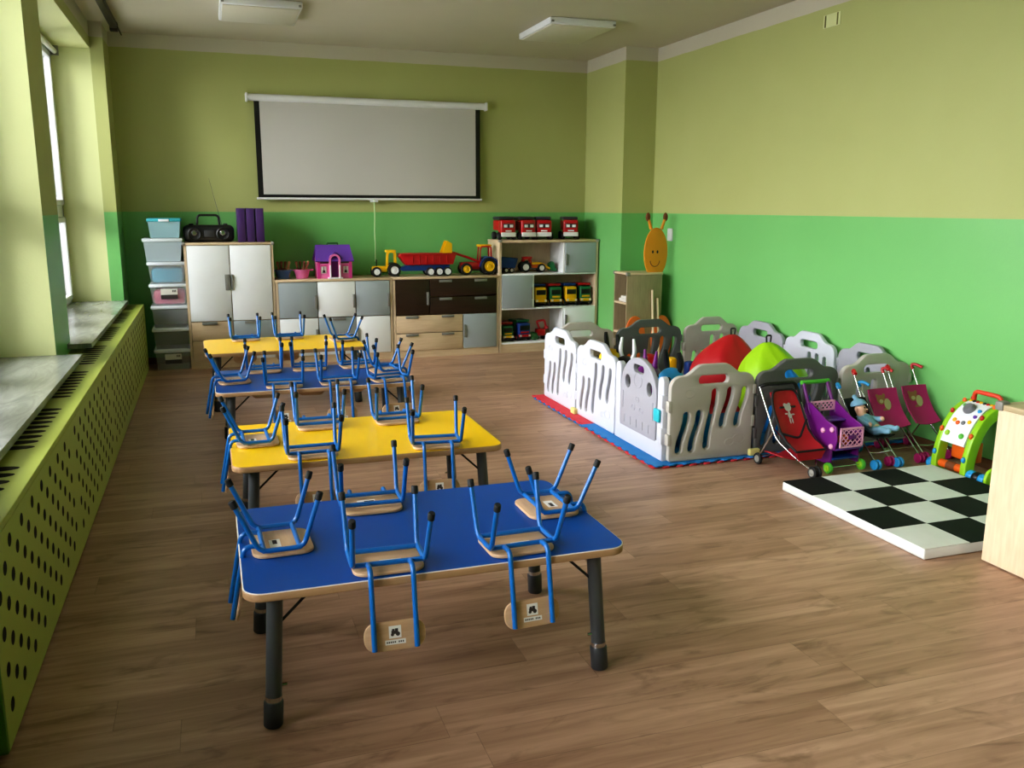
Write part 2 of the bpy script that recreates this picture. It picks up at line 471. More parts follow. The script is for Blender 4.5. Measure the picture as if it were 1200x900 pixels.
# curtain rail
r = thing('curtain_rail', 'dark curtain rail fixed to the ceiling along the windows', 'curtain rail', (-.66, 0, 2.965))
MB().box((-.028, -.9, -.012), (.028, 8.45, .04), .008).build('rail', C['dark_rail'], r)
MB().box((-.034, 8.45, -.03), (.03, 8.52, .045), .008).build('end_cap', C['dark_rail'], r)
MB().tube([(.03, 8.44, 0), (.045, 8.6, -.035)], .006).build('draw_rod', C['dark_rail'], r)
for yy in (7.2, 5.2, 3.2): MB().box((-.02, yy, .04), (.02, yy+.03, .056)).build('bracket', C['cap_grey'], r)

# ceiling lights
for nm, x0, x1, y0, y1, lab in (('l', .17, .77, 7.22, 7.88, 'white square surface ceiling lamp nearer the windows, switched off'),
                          ('r', 2.72, 3.31, 7.06, 7.84, 'white square surface ceiling lamp nearer the right wall, switched off')):
    t = thing('ceiling_lamp', lab, 'lamp', ((x0+x1)/2, (y0+y1)/2, ZC), group='ceiling lamps')
    hx, hy = (x1-x0)/2, (y1-y0)/2
    MB().box((-hx, -hy, -.055), (hx, hy, -.002), .01).build('housing', C['white'], t)
    MB().box((-hx+.02, -hy+.02, -.062), (hx-.02, hy-.02, -.054), .004).build('diffuser', C['lampwhite'], t)
    MB().box((hx-.03, -hy-.012, -.045), (hx-.01, -hy, -.03)).build('clip', C['handle'], t)
    MB().box((-hx+.01, -hy-.012, -.045), (-hx+.03, -hy, -.03)).build('clip', C['handle'], t)

# projector screen
t = thing('projector_screen', 'pulled down white projector screen with black border on the back wall', 'screen', (1.58, 8.97, 1.57))
MB().tube([(-1.17, 0, .935), (1.17, 0, .935)], .034, 14).build('casing', C['white'], t)
for s in (-1, 1):
    MB().box((s*1.178-.012, -.038, .893), (s*1.178+.012, .05, .975), .01).build('end_cap', C['white'], t)
MB().box((-1.115, -.004, .005), (1.115, 0, .92)).build('black_border', C['black'], t, smooth=False)
MB().box((-1.065, -.007, .04), (1.065, -.004, .915)).build('screen_fabric', C['screen'], t, smooth=False)
MB().tube([(-1.13, -.002, 0), (1.13, -.002, 0)], .012).build('bottom_bar', C['white'], t)
MB().tube([(0, -.01, 0), (.002, -.02, -.15), (-.004, -.02, -.32), (.004, 0, -.46), (.0, .01, -.62)], .006, 8).build('pull_cord', C['cord'], t)
MB().box((-.04, -.02, -.03), (.04, .005, -.012), .004).build('pull_handle', C['white'], t)

# socket and small marks on right wall
t = thing('wall_socket', 'small white wall socket on the right wall beside the orange head', 'socket', (XR, 7.70, 1.24))
MB().box((-.02, -.045, -.06), (0, .045, .06), .008).build('cover', C['white'], t)
MB().lathe([(0, 0), (.022, 0), (.024, .004), (0, .004)], 16, mat=Matrix.Translation((-.023, 0, 0)) @ AXX).build('socket_well', C['pvc'], t)
t = thing('vent_cover', 'small wall coloured cover outline high on the right wall', 'vent', (XR, 5.5, 2.80))
MB().box((-.006, -.09, -.045), (0, .09, .045), .002).build('plate', C['paint_plain'], t)
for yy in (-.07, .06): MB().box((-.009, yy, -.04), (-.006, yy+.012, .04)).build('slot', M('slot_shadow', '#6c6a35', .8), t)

# ------------------------------------------------------------------ wall furniture
FY = 8.60
def plate_handle(parent, x0, x1, z0, z1):
    MB().box((x0, -.018, z0), (x1, -.004, z1), .003).build('handle', C['handle'], parent)
def front(name, parent, x0, x1, z0, z1, mat, handles=()):
    g = .004
    o = MB().box((x0+g, -.006, z0+g), (x1-g, .012, z1-g), .002).build(name, mat, parent)
    for h in handles: plate_handle(o, *h)
    return o
def carcass(parent, w, h, d, top_extra=0.):
    b = MB(); t = .022
    b.box((0, .0, .07), (t, d, h-t)).box((w-t, .0, .07), (w, d, h-t)).box((t, d-.01, .07), (w-t, d, h-t)).box((t, 0, .07), (w-t, d, .09))
    b.build('carcass', C['beech'], parent, smooth=False)
    MB().box((-.004, -.012, h-t), (w+.004, d, h), .004).build('top_board', C['beech_h'], parent)
    MB().box((0, .004, 0), (w, d, .07)).build('plinth', C['beech_h'], parent, smooth=False)
D = .40
t = thing('tall_cabinet', 'tall cabinet with two white doors under the radio and binders', 'cabinet', (-.238, FY, 0))
carcass(t, .79, 1.168, D)
m = .395
front('door', t, .022, m, .442, 1.146, C['white_front'], [(m-.05, m-.006, .73, .875)])
front('door', t, m, .768, .442, 1.146, C['white_front'], [(m+.006, m+.02, .73, .875)])
front('drawer', t, .022, m, .262, .442, C['beech_h'], [(.12, .255, .412, .438)])
front('drawer', t, m, .768, .262, .442, C['grey_front'], [(.50, .635, .412, .438)])
front('drawer', t, .022, m, .072, .262, C['beech_h'], [(.12, .255, .232, .258)])
front('drawer', t, m, .768, .072, .262, C['white_front'], [(.50, .635, .232, .258)])
for x in (-.012, .772): MB().box((x, -.02, 1.142), (x+.03, .03, 1.174), .01).build('corner_cap', C['cap_grey'], t)

t = thing('low_cabinet', 'low cabinet with grey and white doors under the dollhouse and baskets', 'cabinet', (.557, FY, 0))
Wd = 1.115; carcass(t, Wd, .812, D)
xs = [.022, .388, .752, 1.093]
up = ['grey_front', 'white_front', 'grey_front']
for i in range(3):
    front('door', t, xs[i], xs[i+1], .442, .79, C[up[i]], [(xs[i+1]-.028, xs[i+1]-.006, .53, .66)])
front('door', t, xs[0], xs[1], .072, .442, C['white_front'], [(xs[1]-.028, xs[1]-.006, .20, .33)])
front('drawer', t, xs[1], xs[2], .262, .442, C['grey_front'], [(.52, .65, .412, .438)])
front('drawer', t, xs[1], xs[2], .072, .262, C['white_front'], [(.52, .65, .232, .258)])
front('door', t, xs[2], xs[3], .072, .442, C['white_front'], [(xs[2]+.006, xs[2]+.028, .20, .33)])

t = thing('drawer_cabinet', 'low cabinet with dark brown and beige drawers under the toy trailer', 'cabinet', (1.68, FY, 0))
carcass(t, 1.10, .812, D)
front('door', t, .022, .368, .43, .79, C['brown_front'], [(.338, .362, .53, .66)])
for z0, z1 in ((.61, .79), (.43, .61)):
    front('drawer', t, .368, 1.078, z0, z1, C['brown_front'], [(.47, .60, z1-.035, z1-.009), (.84, .97, z1-.035, z1-.009)])
for z0, z1 in ((.25, .43), (.072, .25)):
    front('drawer', t, .022, .715, z0, z1, C['beech_h'], [(.12, .25, z1-.03, z1-.006), (.49, .62, z1-.03, z1-.006)])
front('door', t, .715, 1.078, .072, .43, C['grey_front'], [(.722, .745, .19, .32)])

SX, SW = 2.787, 1.10
t = thing('shelf_cabinet', 'open shelf cabinet full of toy trucks beside the corner column', 'cabinet', (SX, FY, 0))
b = MB(); k = .022
b.box((0, 0, 0), (k, D, 1.14)).box((SW-k, 0, 0), (SW, D, 1.14)).box((k, D-.012, .0), (SW-k, D, 1.14))
b.build('carcass', C['beech'], t, smooth=False)
MB().box((-.004, -.01, 1.14), (SW+.004, D, 1.165), .004).build('top_board', C['beech_h'], t)
MB().box((k, .004, 0), (SW-k, D-.012, .09)).build('plinth', C['beech_h'], t, smooth=False)
for z in (.09, .45, .805): MB().box((k, .004, z), (SW-k, D-.012, z+.018), .002).build('shelf', C['white_front'], t)
for x, z0, z1 in ((.715, .823, 1.14), (.372, .468, .805), (.715, .108, .45)):
    MB().box((x-.009, .004, z0), (x+.009, D-.012, z1)).build('divider', C['white_front'], t, smooth=False)
front('door', t, .722, SW-k, .82, 1.14, C['grey_front'], [(.728, .745, .90, 1.02)])
front('door', t, k, .365, .464, .81, C['grey_front'], [(.345, .36, .56, .68)])
front('door', t, .722, SW-k, .105, .455, C['white_front'], [(.728, .75, .26, .38)])
for x in (-.012, SW-.03): MB().box((x, -.02, 1.142), (x+.04, .02, 1.17), .01).build('corner_cap', C['cap_grey'], t)

# storage box stack
BOXES = [  # z0, z1, width, x, kind, label
 (.0, .195, .325, -.392, 'clear', 'clear storage box with a paper label, bottom of the stack'),
 (.195, .392, .330, -.392, 'clear', 'empty looking clear storage box second from the bottom of the stack'),
 (.392, .60, .330, -.390, 'clear', 'clear storage box third from the bottom, under the pink filled one'),
 (.60, .80, .335, -.388, 'pink', 'clear storage box full of pink things with a paper label'),
 (.80, 1.0, .335, -.392, 'teal', 'clear storage box full of turquoise things under a frosted white lid'),
 (1.0, 1.212, .345, -.412, 'pale', 'pale frosted storage box directly below the turquoise lidded one'),
 (1.212, 1.39, .29, -.388, 'top', 'small storage box with a turquoise lid on top of the stack')]
for z0, z1, wd, x, kind, lab in BOXES:
    t = thing('storage_box', lab, 'storage box', (x, FY+.17, z0+.001), group='stacked storage boxes')
    h = z1-z0-.003; a = wd/2; d = .165
    def ring(f, z, e=0): return [(-a*f+e, -d*f+e, z), (a*f-e, -d*f+e, z), (a*f-e, d*f-e, z), (-a*f+e, d*f-e, z)]
    mb = MB(); rs = [ring(.84, 0), ring(.94, h-.03), ring(.94, h-.03, .004), ring(.84, .004, .004)]
    for A, B in zip(rs, rs[1:]):
        for q in range(4): mb.quad(A[q], A[(q+1) % 4], B[(q+1) % 4], B[q])
    mb.poly(rs[0][::-1]); mb.poly(rs[3])
    body = C['clear_blue'] if kind == 'top' else C['pale_clear'] if kind == 'pale' else C['clear']
    mb.build('body', body, t, smooth=False)
    lid = MB().box((-a, -d, h-.03), (a, d, h), .008)
    lid.build('lid', C['lid_teal'] if kind == 'top' else C['clear_lid'], t)
    if kind == 'top': MB().box((-.045, -d-.008, h-.03), (.045, -d, h-.008), .004).build('clip', C['white'], t)
    if kind == 'pink' or z0 == 0.:
        lb = MB().box((-.07, -d*.905-.004, h*.3), (.075, -d*.905-.001, h*.78))
        lb.box((-.07, -d*.905-.0055, h*.3), (.075, -d*.905-.0042, h*.5), mi=1)
        for q in range(3): lb.box((.03+q*.012, -d*.905-.0055, h*.62), (.038+q*.012, -d*.905-.0042, h*.72), mi=1)
        lb.build('label', [C['paper'], C['ink']], t, smooth=False)
    if kind in ('pink', 'teal'):
        def lump(p): return p*(1+.12*math.sin(7*p.x+3*p.z)*math.cos(6*p.y))
        f = MB().box((x-a*.8, FY+.17-d*.8, z0+.008), (x+a*.8, FY+.17+d*.8, z0+h*.72), .03)
        if kind == 'pink':
            f.blob((x-.09, FY+.10, z0+.07), (.05, .05, .055), lump, sub=3)
        o = f.build('stored_toys', C['pink_fill'] if kind == 'pink' else C['teal_fill'])
        tag(o, ('pink soft toys' if kind == 'pink' else 'turquoise building pieces')+' packed inside a storage box', 'toys', kind='stuff')

# radio
t = thing('radio', 'black portable radio with raised handle on the tall cabinet', 'radio', (-.01, FY+.14, 1.17))
MB().box((-.225, -.08, 0), (.225, .08, .155), .045, seg=4).build('body', C['black'], t)
MB().tube(bend([(-.10, 0, .14), (-.09, 0, .245), (.09, 0, .245), (.10, 0, .14)], .03), .011).build('handle', C['black'], t)
for s in (-1, 1):
    so = MB().lathe([(0, 0), (.055, 0), (.06, .012), (.052, .018), (.03, .008), (0, .006)], 24, mat=Matrix.Translation((s*.125, -.078, .075)) @ XZ).build('speaker', C['black'], t)
    MB().lathe([(0, .012), (.018, .012), (.026, .004), (0, .003)], 20, mat=Matrix.Translation((s*.125, -.088, .085)) @ XZ).build('cone', C['chrome'], so)
    MB().lathe([(0, .012), (.008, .012), (.01, 0), (0, 0)], 12, mat=Matrix.Translation((s*.14, -.080, .03)) @ XZ).build('knob', C['chrome'], t)
    MB().box((s*.15-.02, -.03, .15), (s*.15+.02, .03, .168), .006).build('button', C['black'], t)
MB().box((-.04, -.084, .05), (.05, -.078, .11), .004).build('display', C['foot_grey'], t)
MB().tube([(.12, .04, .15), (.03, .09, .58)], [.003, .0015], 6).build('antenna', C['foot_grey'], t)
for i, x in enumerate((.245, .327, .412)):
    t = thing('binder', ['purple binder beside the radio on the tall cabinet', 'purple binder in the middle of three on the tall cabinet', 'purple binder nearest the right end of the tall cabinet'][i], 'binder', (x+.036, FY+.16, 1.169), group='purple binders on the tall cabinet')
    MB().box((-.036, -.14, 0), (-.031, .14, .31), .002).box((.031, -.14, 0), (.036, .14, .31), .002).box((-.036, -.144, 0), (.036, -.138, .31), .002).build('cover', C['binder'], t)
    MB().box((-.03, -.13, .008), (.03, .135, .295)).build('paper_block', C['binder'], t)

# ------------------------------------------------------------------ toys on the cabinets
ZT_ = .813
for x, col, lab in ((.645, 'basket_blue', 'blue toy basket with brown stuff in it beside the tall cabinet'), (.822, 'pink', 'pink toy basket beside the pink dollhouse')):
    t = thing('toy_basket', lab, 'basket', (x, FY+.15, ZT_))
    MB().lathe([(0, 0), (.055, 0), (.075, .075), (.083, .078), (.083, .086), (.07, .086), (.05, .008), (0, .008)], 24).build('bowl', C[col], t)
    for s in (-1, 1): MB().tube(bend([(s*.078, -.03, .08), (s*.105, -.02, .082), (s*.105, .02, .082), (s*.078, .03, .08)], .01), .006, 8).build('handle', C[col], t)
    for k in range(4):
        o = MB().blob((0, 0, 0), (.022, .02, .018), sub=2).tube([(0, 0, .01), (.01*(k-1), .0, .06)], [.008, .012], 8).blob((.01*(k-1), 0, .068), (.014, .012, .014), sub=2).build('toy_figure', C['tan'] if k == 3 else C['brown'], loc=(x-.04+.027*k, FY+.14+.02*(k % 2), ZT_+.085))
        tag(o, 'small brown toy figure standing in the %s basket' % ('blue' if col == 'basket_blue' else 'pink'), 'toy', 'toy figures in the %s basket' % ('blue' if col == 'basket_blue' else 'pink'))
o = MB().box((-.006, -.006, 0), (.006, .006, .15), .002).build('wooden_stick', C['tan'], loc=(.70, FY+.12, ZT_+.018))
tag(o, 'thin pale stick standing in the blue basket', 'stick')

# dollhouse
t = thing('dollhouse', 'pink dollhouse with a purple roof and arched doorway', 'dollhouse', (1.125, FY+.17, ZT_))
wl = MB().plate([(-.165, 0), (.165, 0), (.165, .19), (-.165, .19)], [rrect(-.125, .055, -.085, .115, .004, 1), rrect(.085, .055, .125, .115, .004, 1), [(-.035, .012), (.035, .012), (.035, .17), (-.035, .17)]], .012, mat=XZat(0, -.115, 0))
wl.box((-.165, -.115, 0), (-.153, .1, .19)).box((.153, -.115, 0), (.165, .1, .19))
wl.poly([(-.16, -.11, .19), (-.16, .1, .19), (-.16, -.005, .30)]).poly([(.16, -.11, .19), (.16, -.005, .30), (.16, .1, .19)])
wl.build('walls', C['pink'], t, smooth=False)
MB().box((-.165, .098, 0), (.165, .108, .19)).box((-.15, -.05, .01), (.15, -.04, .19)).build('inner_wall', C['hotpink'], t, smooth=False)
for s in (-1, 1):
    MB().sheet([[(-.185, s*.135-.005, .165), (.185, s*.135-.005, .165)], [(-.165, -.005, .315), (.165, -.005, .315)]], .012).build('roof', C['violet'], t, smooth=False)
arch = [(-.055, 0)]+[(-.055+.0, .16)]+[(.055*-math.cos(PI*k/10), .18+.055*math.sin(PI*k/10)) for k in range(11)]+[(.055, 0), (.036, 0)]+[(.036*math.cos(PI*k/10), .18+.036*math.sin(PI*k/10)) for k in range(11)]+[(-.036, 0)]
MB().plate(arch, (), .05, mat=XZat(0, -.125, 0)).build('door_arch', C['pink'], t)
MB().sheet([[(-.06, -.14, .19), (0, -.14, .25), (.06, -.14, .19)], [(-.06, -.06, .19), (0, -.03, .25), (.06, -.06, .19)]], .01).build('porch_roof', C['violet'], t, smooth=False)
MB().box((-.034, -.10, .01), (.034, -.095, .18)).build('doorway', C['purple'], t, smooth=False)
for s in (-1, 1):
    MB().tube([(s*.045, -.155, .01), (s*.045, -.155, .13)], .007, 8).build('column', C['white'], t)
    fr = MB(); x0 = s*.105-.024; fr.box((x0, -.126, .05), (x0+.048, -.12, .12)).box((x0-.004, -.13, .118), (x0+.052, -.12, .128), mi=1)
    wo = fr.build('window', [C['paper'], C['hotpink']], t, smooth=False)
    MB().box((x0+.006, -.129, .056), (x0+.042, -.1262, .06)).box((x0+.021, -.129, .056), (x0+.027, -.1262, .115)).box((x0+.012, -.129, .058), (x0+.036, -.1262, .08)).build('lattice', C['ink'], wo, smooth=False)
    MB().box((s*.152-.014, -.127, 0), (s*.152+.014, -.119, .19)).build('corner_strip', C['hotpink'], t, smooth=False)
    MB().box((s*.1-.045, -.124, .145), (s*.1+.045, -.12, .165)).build('upper_window', C['ink'], t, smooth=False)
MB().box((-.07, -.18, 0), (.07, -.115, .012), .002).build('step', C['white'], t)
MB().tube(bend([(-.05, -.005, .318), (-.05, -.005, .335), (.05, -.005, .335), (.05, -.005, .318)], .01), .008, 8).build('handle', C['dark_green'], t)

def tractor(name, lab, loc, rz, body, cab, roof, fender, hub, R, r, L, loader=None, bucket=None, up=False, stack=True, cabk=2.75, reach=.74, bs=1.1):
    """toy tractor: local +x is forward; wheels turn about y"""
    t = thing(name, lab, 'toy tractor', loc, rz)
    H = R*1.05; wt = R*1.15
    MB().box((-.02*L, -wt*.35, r*.9), (.62*L, wt*.35, r*2.1), .012).build('bonnet', body, t)
    MB().box((-.42*L, -wt*.3, r*.7), (.55*L, wt*.3, r*1.2), .006).build('chassis', C['foot_grey'] if body is not C['toy_yellow'] else C['dark_green'], t)
    cb = MB(); x0, x1, z0, z1, cw = -.42*L, .02*L, r*1.6, R*cabk, wt*.45
    e = .012; cl = [(x0, z0), (x1, z0), (x1-.012, z1-.02), (x1-.03, z1), (x0+.02, z1), (x0+.004, z1-.02)]
    hl = [(x0+e+.006, z0+R*.55), (x1-e-.004, z0+R*.55), (x1-e-.012, z1-.03), (x1-.036, z1-.016), (x0+.028, z1-.016), (x0+e+.008, z1-.03)]
    for sy in (-cw, cw): cb.plate(cl, [hl], .012, .002, mat=XZat(0, sy*.93, 0))
    cb.box((x0, -cw, z0-.01), (x1, cw, z0+R*.35), .01)
    c = cb.build('cab', cab, t)
    MB().box((x0*.98, -cw*.95, z1-.012), (x1+.004, cw*.95, z1+.012), .008).build('roof', roof, t)
    MB().box((x0*.6, -cw*.5, z0+.02), (x0*.25, cw*.5, z0+R*.9), .012).build('seat', C['black'], t)
    for sy in (-1, 1):
        wm = Matrix.Rotation(PI/2, 4, 'Z')
        for cx, rr, wname in ((-.3*L, R, 'rear_wheel'), (.45*L, r, 'front_wheel')):
            o = wheel(t, (0, 0, 0), rr, rr*.6, C['rubber'], hub, wname)
            o.matrix_local = Matrix.Translation((cx, sy*wt*.55, rr)) @ wm
        fe = [(R*1.12*math.cos(a), R*1.12*math.sin(a)) for a in [PI*k/12 for k in range(13)]]+[(R*1.0*math.cos(a), R*1.0*math.sin(a)) for a in [PI*k/12 for k in range(12, -1, -1)]]
        MB().plate(fe, (), R*.55, mat=XZat(-.3*L, sy*wt*.5, R)).build('fender', fender, t)
    if stack: MB().tube([(.42*L, 0, r*2), (.42*L, 0, R*2.6)], .006, 8).build('exhaust', C['black'], t)
    if loader:
        for sy in (-1, 1):
            pts = [(0, sy*wt*.42, R*1.6), (.45*L, sy*wt*.42, R*1.7), (.85*L, sy*wt*.42, r*.8)] if not up else [(0, sy*wt*.42, R*1.5), (.35*L, sy*wt*.42, R*2.0), (reach*L-.02, sy*wt*.42, R*2.6)]
            MB().tube(bend(pts, .03), .011, 8).build('loader_arm', loader, t)
        bx, bz = (.85*L, r*.1) if not up else (reach*L, R*2.35)
        s = R*bs
        prof = [(0, 0), (s*.8, -s*.05), (s*.82, .0), (s*.1, s*.1), (s*.1, s*.75), (s*.4, s*.95), (s*.36, s*1.0), (0, s*.8)]
        MB().plate(prof, (), wt*1.2, mat=XZat(bx, 0, bz+.01)).build('bucket', bucket, t)
        if up is not None:
            sd = [(0, 0), (s*.8, -s*.03), (s*.4, s*.95), (0, s*.8)]
            for sy in (-1, 1): MB().plate(sd, (), .006, mat=XZat(bx, sy*wt*.6, bz+.01)).build('bucket_side', bucket, t)
    return t
tractor('toy_tractor', 'yellow toy tractor with white hubs between dollhouse and red trailer', (1.645, FY+.13, ZT_+.001), PI, C['toy_yellow'], C['toy_yellow'], C['toy_yellow'], C['black'], C['white'], .065, .05, .235, cabk=3.85)
tractor('toy_tractor', 'red and blue toy tractor with yellow hubs and raised yellow bucket', (2.60, FY+.13, ZT_+.001), PI, C['toy_red'], C['toy_red'], C['toy_yellow'], C['toy_blue'], C['toy_yellow'], .088, .062, .32, C['toy_red'], C['toy_yellow'], True, False, cabk=3.35, reach=.92, bs=1.5)
# trailer
t = thing('toy_trailer', 'long red toy tipping trailer with three white hubbed wheels', 'toy trailer', (2.06, FY+.12, ZT_+.001))
bed = MB().plate([(-.23, 0), (.25, 0), (.285, .10), (-.20, .115), (-.285, .108), (-.30, .085), (-.27, .05)], (), .15, .004, mat=XZat(0, 0, .115))
bed.build('bed', C['toy_red'], t)
MB().box((-.29, -.085, .214), (.285, .085, .228), .006).build('rim', C['toy_red'], t)
for k in range(6): MB().box((-.17+k*.07, -.082, .13), (-.16+k*.07, -.074, .205), .003).build('rib', C['toy_red'], t)
MB().plate([(-.3, .02), (-.26, .0), (.22, 0), (.22, .055), (-.2, .055), (-.26, .04)], (), .10, mat=XZat(0, 0, .055)).build('chassis', C['toy_blue'], t)
for cx in (.015, .105, .19):
    for sy in (-1, 1):
        o = wheel(t, (0, 0, 0), .045, .035, C['rubber'], C['white'], hr=.68); o.matrix_local = Matrix.Translation((cx, sy*.075, .045)) @ Matrix.Rotation(PI/2, 4, 'Z')
MB().tube([(-.3, 0, .07), (-.3, 0, .0)], .012).build('support_leg', C['foot_grey'], t)

def truck(name, lab, loc, rz, cab, bed, trim, wd, h, L, group, red=False):
    """toy lorry: faces -y"""
    t = thing(name, lab, 'toy truck', loc, rz, group)
    a = wd/2; wr = h*.17
    MB().box((-a*.8, -L/2, wr*.7), (a*.8, L/2, wr*1.5), .006).build('chassis', C['black'], t)
    c = MB().box((-a*.86, -L/2, wr*1.2), (a*.86, -L*.12, h*.86), .018, seg=3).build('cab', cab, t)
    if red:
        MB().box((-a*.62, -L/2-.004, h*.52), (a*.62, -L/2+.002, h*.70), .004).build('windscreen', C['foot_grey'], c)
        for s in (-1, 1): MB().box((s*a*.34-a*.2, -L/2-.006, h*.54), (s*a*.34+a*.2, -L/2-.001, h*.66), .004).build('pane', C['white'], c)
        MB().box((-a*.36, -L/2-.006, h*.36), (a*.36, -L/2-.001, h*.42), .006).build('grille', C['white'], c)
        MB().box((-a*.84, -L/2-.016, h*.14), (a*.84, -L/2+.01, h*.33), .006).build('bumper', C['white'], t)
        MB().box((-a*.8, -L*.1, h*.4), (a*.8, L/2, h*.84), .01).build('bed', C['toy_red'], t)
        MB().box((-a*.9, -L*.28, h*.86), (a*.9, L*.45, h), .012).build('roof_cover', C['foot_grey'], t)
    else:
        MB().box((-a*.7, -L/2-.003, h*.52), (a*.7, -L/2+.002, h*.74), .004).build('windscreen', C['black'], c)
        MB().box((-a*.6, -L/2-.004, h*.38), (a*.6, -L/2, h*.46), .003).build('grille', trim, c)
        MB().box((-a*.85, -L/2-.014, h*.2), (a*.85, -L/2+.01, h*.32), .005).build('bumper', trim, t)
        for s in (-1, 1): MB().box((s*a*.64-.012, -L/2-.017, h*.22), (s*a*.64+.012, -L/2-.013, h*.31), .003).build('headlamp', C['paper'], t)
        MB().plate([(-L*.1, h*.42), (L*.5, h*.38), (L*.52, h*.95), (-L*.34, h*1.0), (-L*.34, h*.9), (-L*.1, h*.84)], (), wd*.92, .004, mat=YZ).build('bed', bed, t)
    for yy in (-L*.33, L*.3):
        for s in (-1, 1): wheel(t, (s*a*.86, yy, wr), wr, wd*.2, C['rubber'], trim if not red else C['foot_grey'])
    return t
for i, (x, rz) in enumerate(((2.90, 0), (3.115, .05), (3.325, -.22), (3.63, -.25))):
    truck('toy_truck', ['red toy truck at the left end of the shelf cabinet top', 'red toy truck second from left on the shelf cabinet top',
          'red toy truck third from left, turned a little, on the shelf cabinet top', 'red toy truck standing apart at the right of the shelf cabinet top'][i],
          (x, FY+.2, 1.166), rz, C['toy_red'], C['toy_red'], C['white'], .185, .235, .30, 'red trucks on the shelf cabinet', True)
for i, (x, cab, bed, lab) in enumerate(((3.265, 'toy_yellow', 'toy_blue', 'yellow toy lorry with blue bed beside the grey shelf door'), (3.435, 'toy_green', 'toy_red', 'green toy lorry with red bed between the two yellow lorries'),
                             (3.61, 'toy_yellow', 'toy_blue', 'yellow toy lorry with blue bed between the two green lorries'), (3.775, 'toy_green', 'toy_red', 'green toy lorry with red bed at the right end of middle shelf'))):
    truck('toy_lorry', lab, (x, FY+.19, .469), 0, C[cab], C[bed], C['toy_yellow'], .15, .235, .28, 'lorries on the middle shelf')
truck('toy_lorry', 'green toy lorry with red bed on the bottom shelf', (2.905, FY+.19, .109), 0, C['toy_green'], C['toy_red'], C['toy_yellow'], .135, .2, .26, 'lorries on the bottom shelf')
truck('toy_lorry', 'blue toy lorry with red bumper on the bottom shelf', (3.075, FY+.19, .109), .1, C['toy_blue'], C['toy_green'], C['toy_red'], .16, .22, .26, 'lorries on the bottom shelf')
t = thing('toy_excavator', 'small red toy excavator with raised arm on the bottom shelf', 'toy excavator', (3.30, FY+.17, .109))
MB().box((-.06, -.05, 0), (-.02, .05, .035), .012).box((.02, -.05, 0), (.06, .05, .035), .012).build('track', C['black'], t)
MB().box((-.05, -.04, .035), (.05, .04, .11), .012).build('cab', C['toy_red'], t)
MB().tube(bend([(0, 0, .1), (-.04, 0, .19), (.05, 0, .2), (.07, 0, .13)], .02), .012, 8).build('arm', C['toy_red'], t)
MB().blob((.07, 0, .12), (.025, .03, .022), sub=2).build('bucket', C['toy_red'], t)
o = MB().blob((0, 0, .045), (.05, .05, .045), lambda p: p*(1+.15*math.sin(5*p.x)*math.sin(6*p.z)), sub=3).build('toy_frog', C['dark_green'], loc=(3.20, FY+.1, .109)); tag(o, 'dark green rounded toy between the blue lorry and the red excavator', 'toy')
tractor('toy_tractor', 'orange red toy tractor with yellow loader on the top shelf', (3.19, FY+.17, .824), 0, C['toy_orange'], C['toy_red'], C['toy_red'], C['black'], C['paper'], .055, .045, .24, C['toy_yellow'], C['toy_green'], False, False, bs=1.7)
t = thing('toy_trailer', 'small dark blue toy trailer at the left of the top shelf', 'toy trailer', (2.93, FY+.17, .824))
MB().plate([(-.08, .05), (.07, .05), (.1, .15), (-.1, .17)], (), .10, .003, mat=XZ).build('bed', C['toy_blue'], t)
for sy in (-1, 1):
    for cx in (-.03, .03):
        o = wheel(t, (0, 0, 0), .028, .025, C['rubber'], C['paper']); o.matrix_local = Matrix.Translation((cx, sy*.045, .028)) @ Matrix.Rotation(PI/2, 4, 'Z')

# ------------------------------------------------------------------ caterpillar bookcase
t = thing('bookcase', 'low open beech bookcase with an orange smiling antenna head on top', 'bookcase', (3.745, 7.60, 0))
b = MB(); bw, bd, bh = .375, .29, .865
b.box((0, 0, .02), (bw, .018, bh), .002).box((0, bd-.018, .02), (bw, bd, bh), .002).box((bw-.018, .018, .02), (bw, bd-.018, bh))
b.build('carcass', wood('olive_beech', '#8f8063', '#a29373', axis=2), t)
MB().box((-.006, -.006, bh), (bw+.006, bd+.006, bh+.02), .004).build('top_board', C['beech_h'], t)
for z in (.02, .29, .58): MB().box((0, .018, z), (bw-.018, bd-.018, z+.018)).build('shelf', C['beech_h'], t, smooth=False)
for yy in (-.01, bd-.02): MB().box((-.012, yy, bh-.01), (.03, yy+.03, bh+.025), .008).build('corner_cap', C['cap_grey'], t)
hd = MB().plate(ell(0, .225, .125, .24, 40), (), .018, .003, mat=XZat(.315, .045, bh-.02)).build('head', C['orange_board'], t)
for s in (-1, 1):
    MB().tube([(.315+s*.055, .045, bh+.43), (.315+s*.085, .045, bh+.52)], [.016, .013], 10).build('antenna', C['orange_board'], hd)
    MB().blob((.315+s*.093, .045, bh+.545), (.026, .012, .042), sub=3).build('antenna_tip', C['brown'], hd)
    MB().blob((.315+s*.025-.01, .034, bh+.215), (.010, .005, .016), sub=2).build('eye', C['black'], hd)
MB().tube([(.305+.05*math.cos(PI*(1+k/10)), .034, bh+.13+.055*math.sin(PI*(1+k/10))) for k in range(11)], .004, 6).build('smile', C['brown'], hd)
for cx in (3.835, 4.125):
    MB().plate(ell(0, 0, .113, .235, 28), (), .018, .003, mat=XZat(cx-3.745, -.0105, .237)).build('foot_disc', C['orange_disc'], t)
o = MB().box((3.77, 7.64, .60), (3.90, 7.82, .63)).box((3.78, 7.65, .63), (3.89, 7.80, .655)).build('paper_stack', C['paper']); tag(o, 'small stack of white papers on the upper bookcase shelf', 'papers')
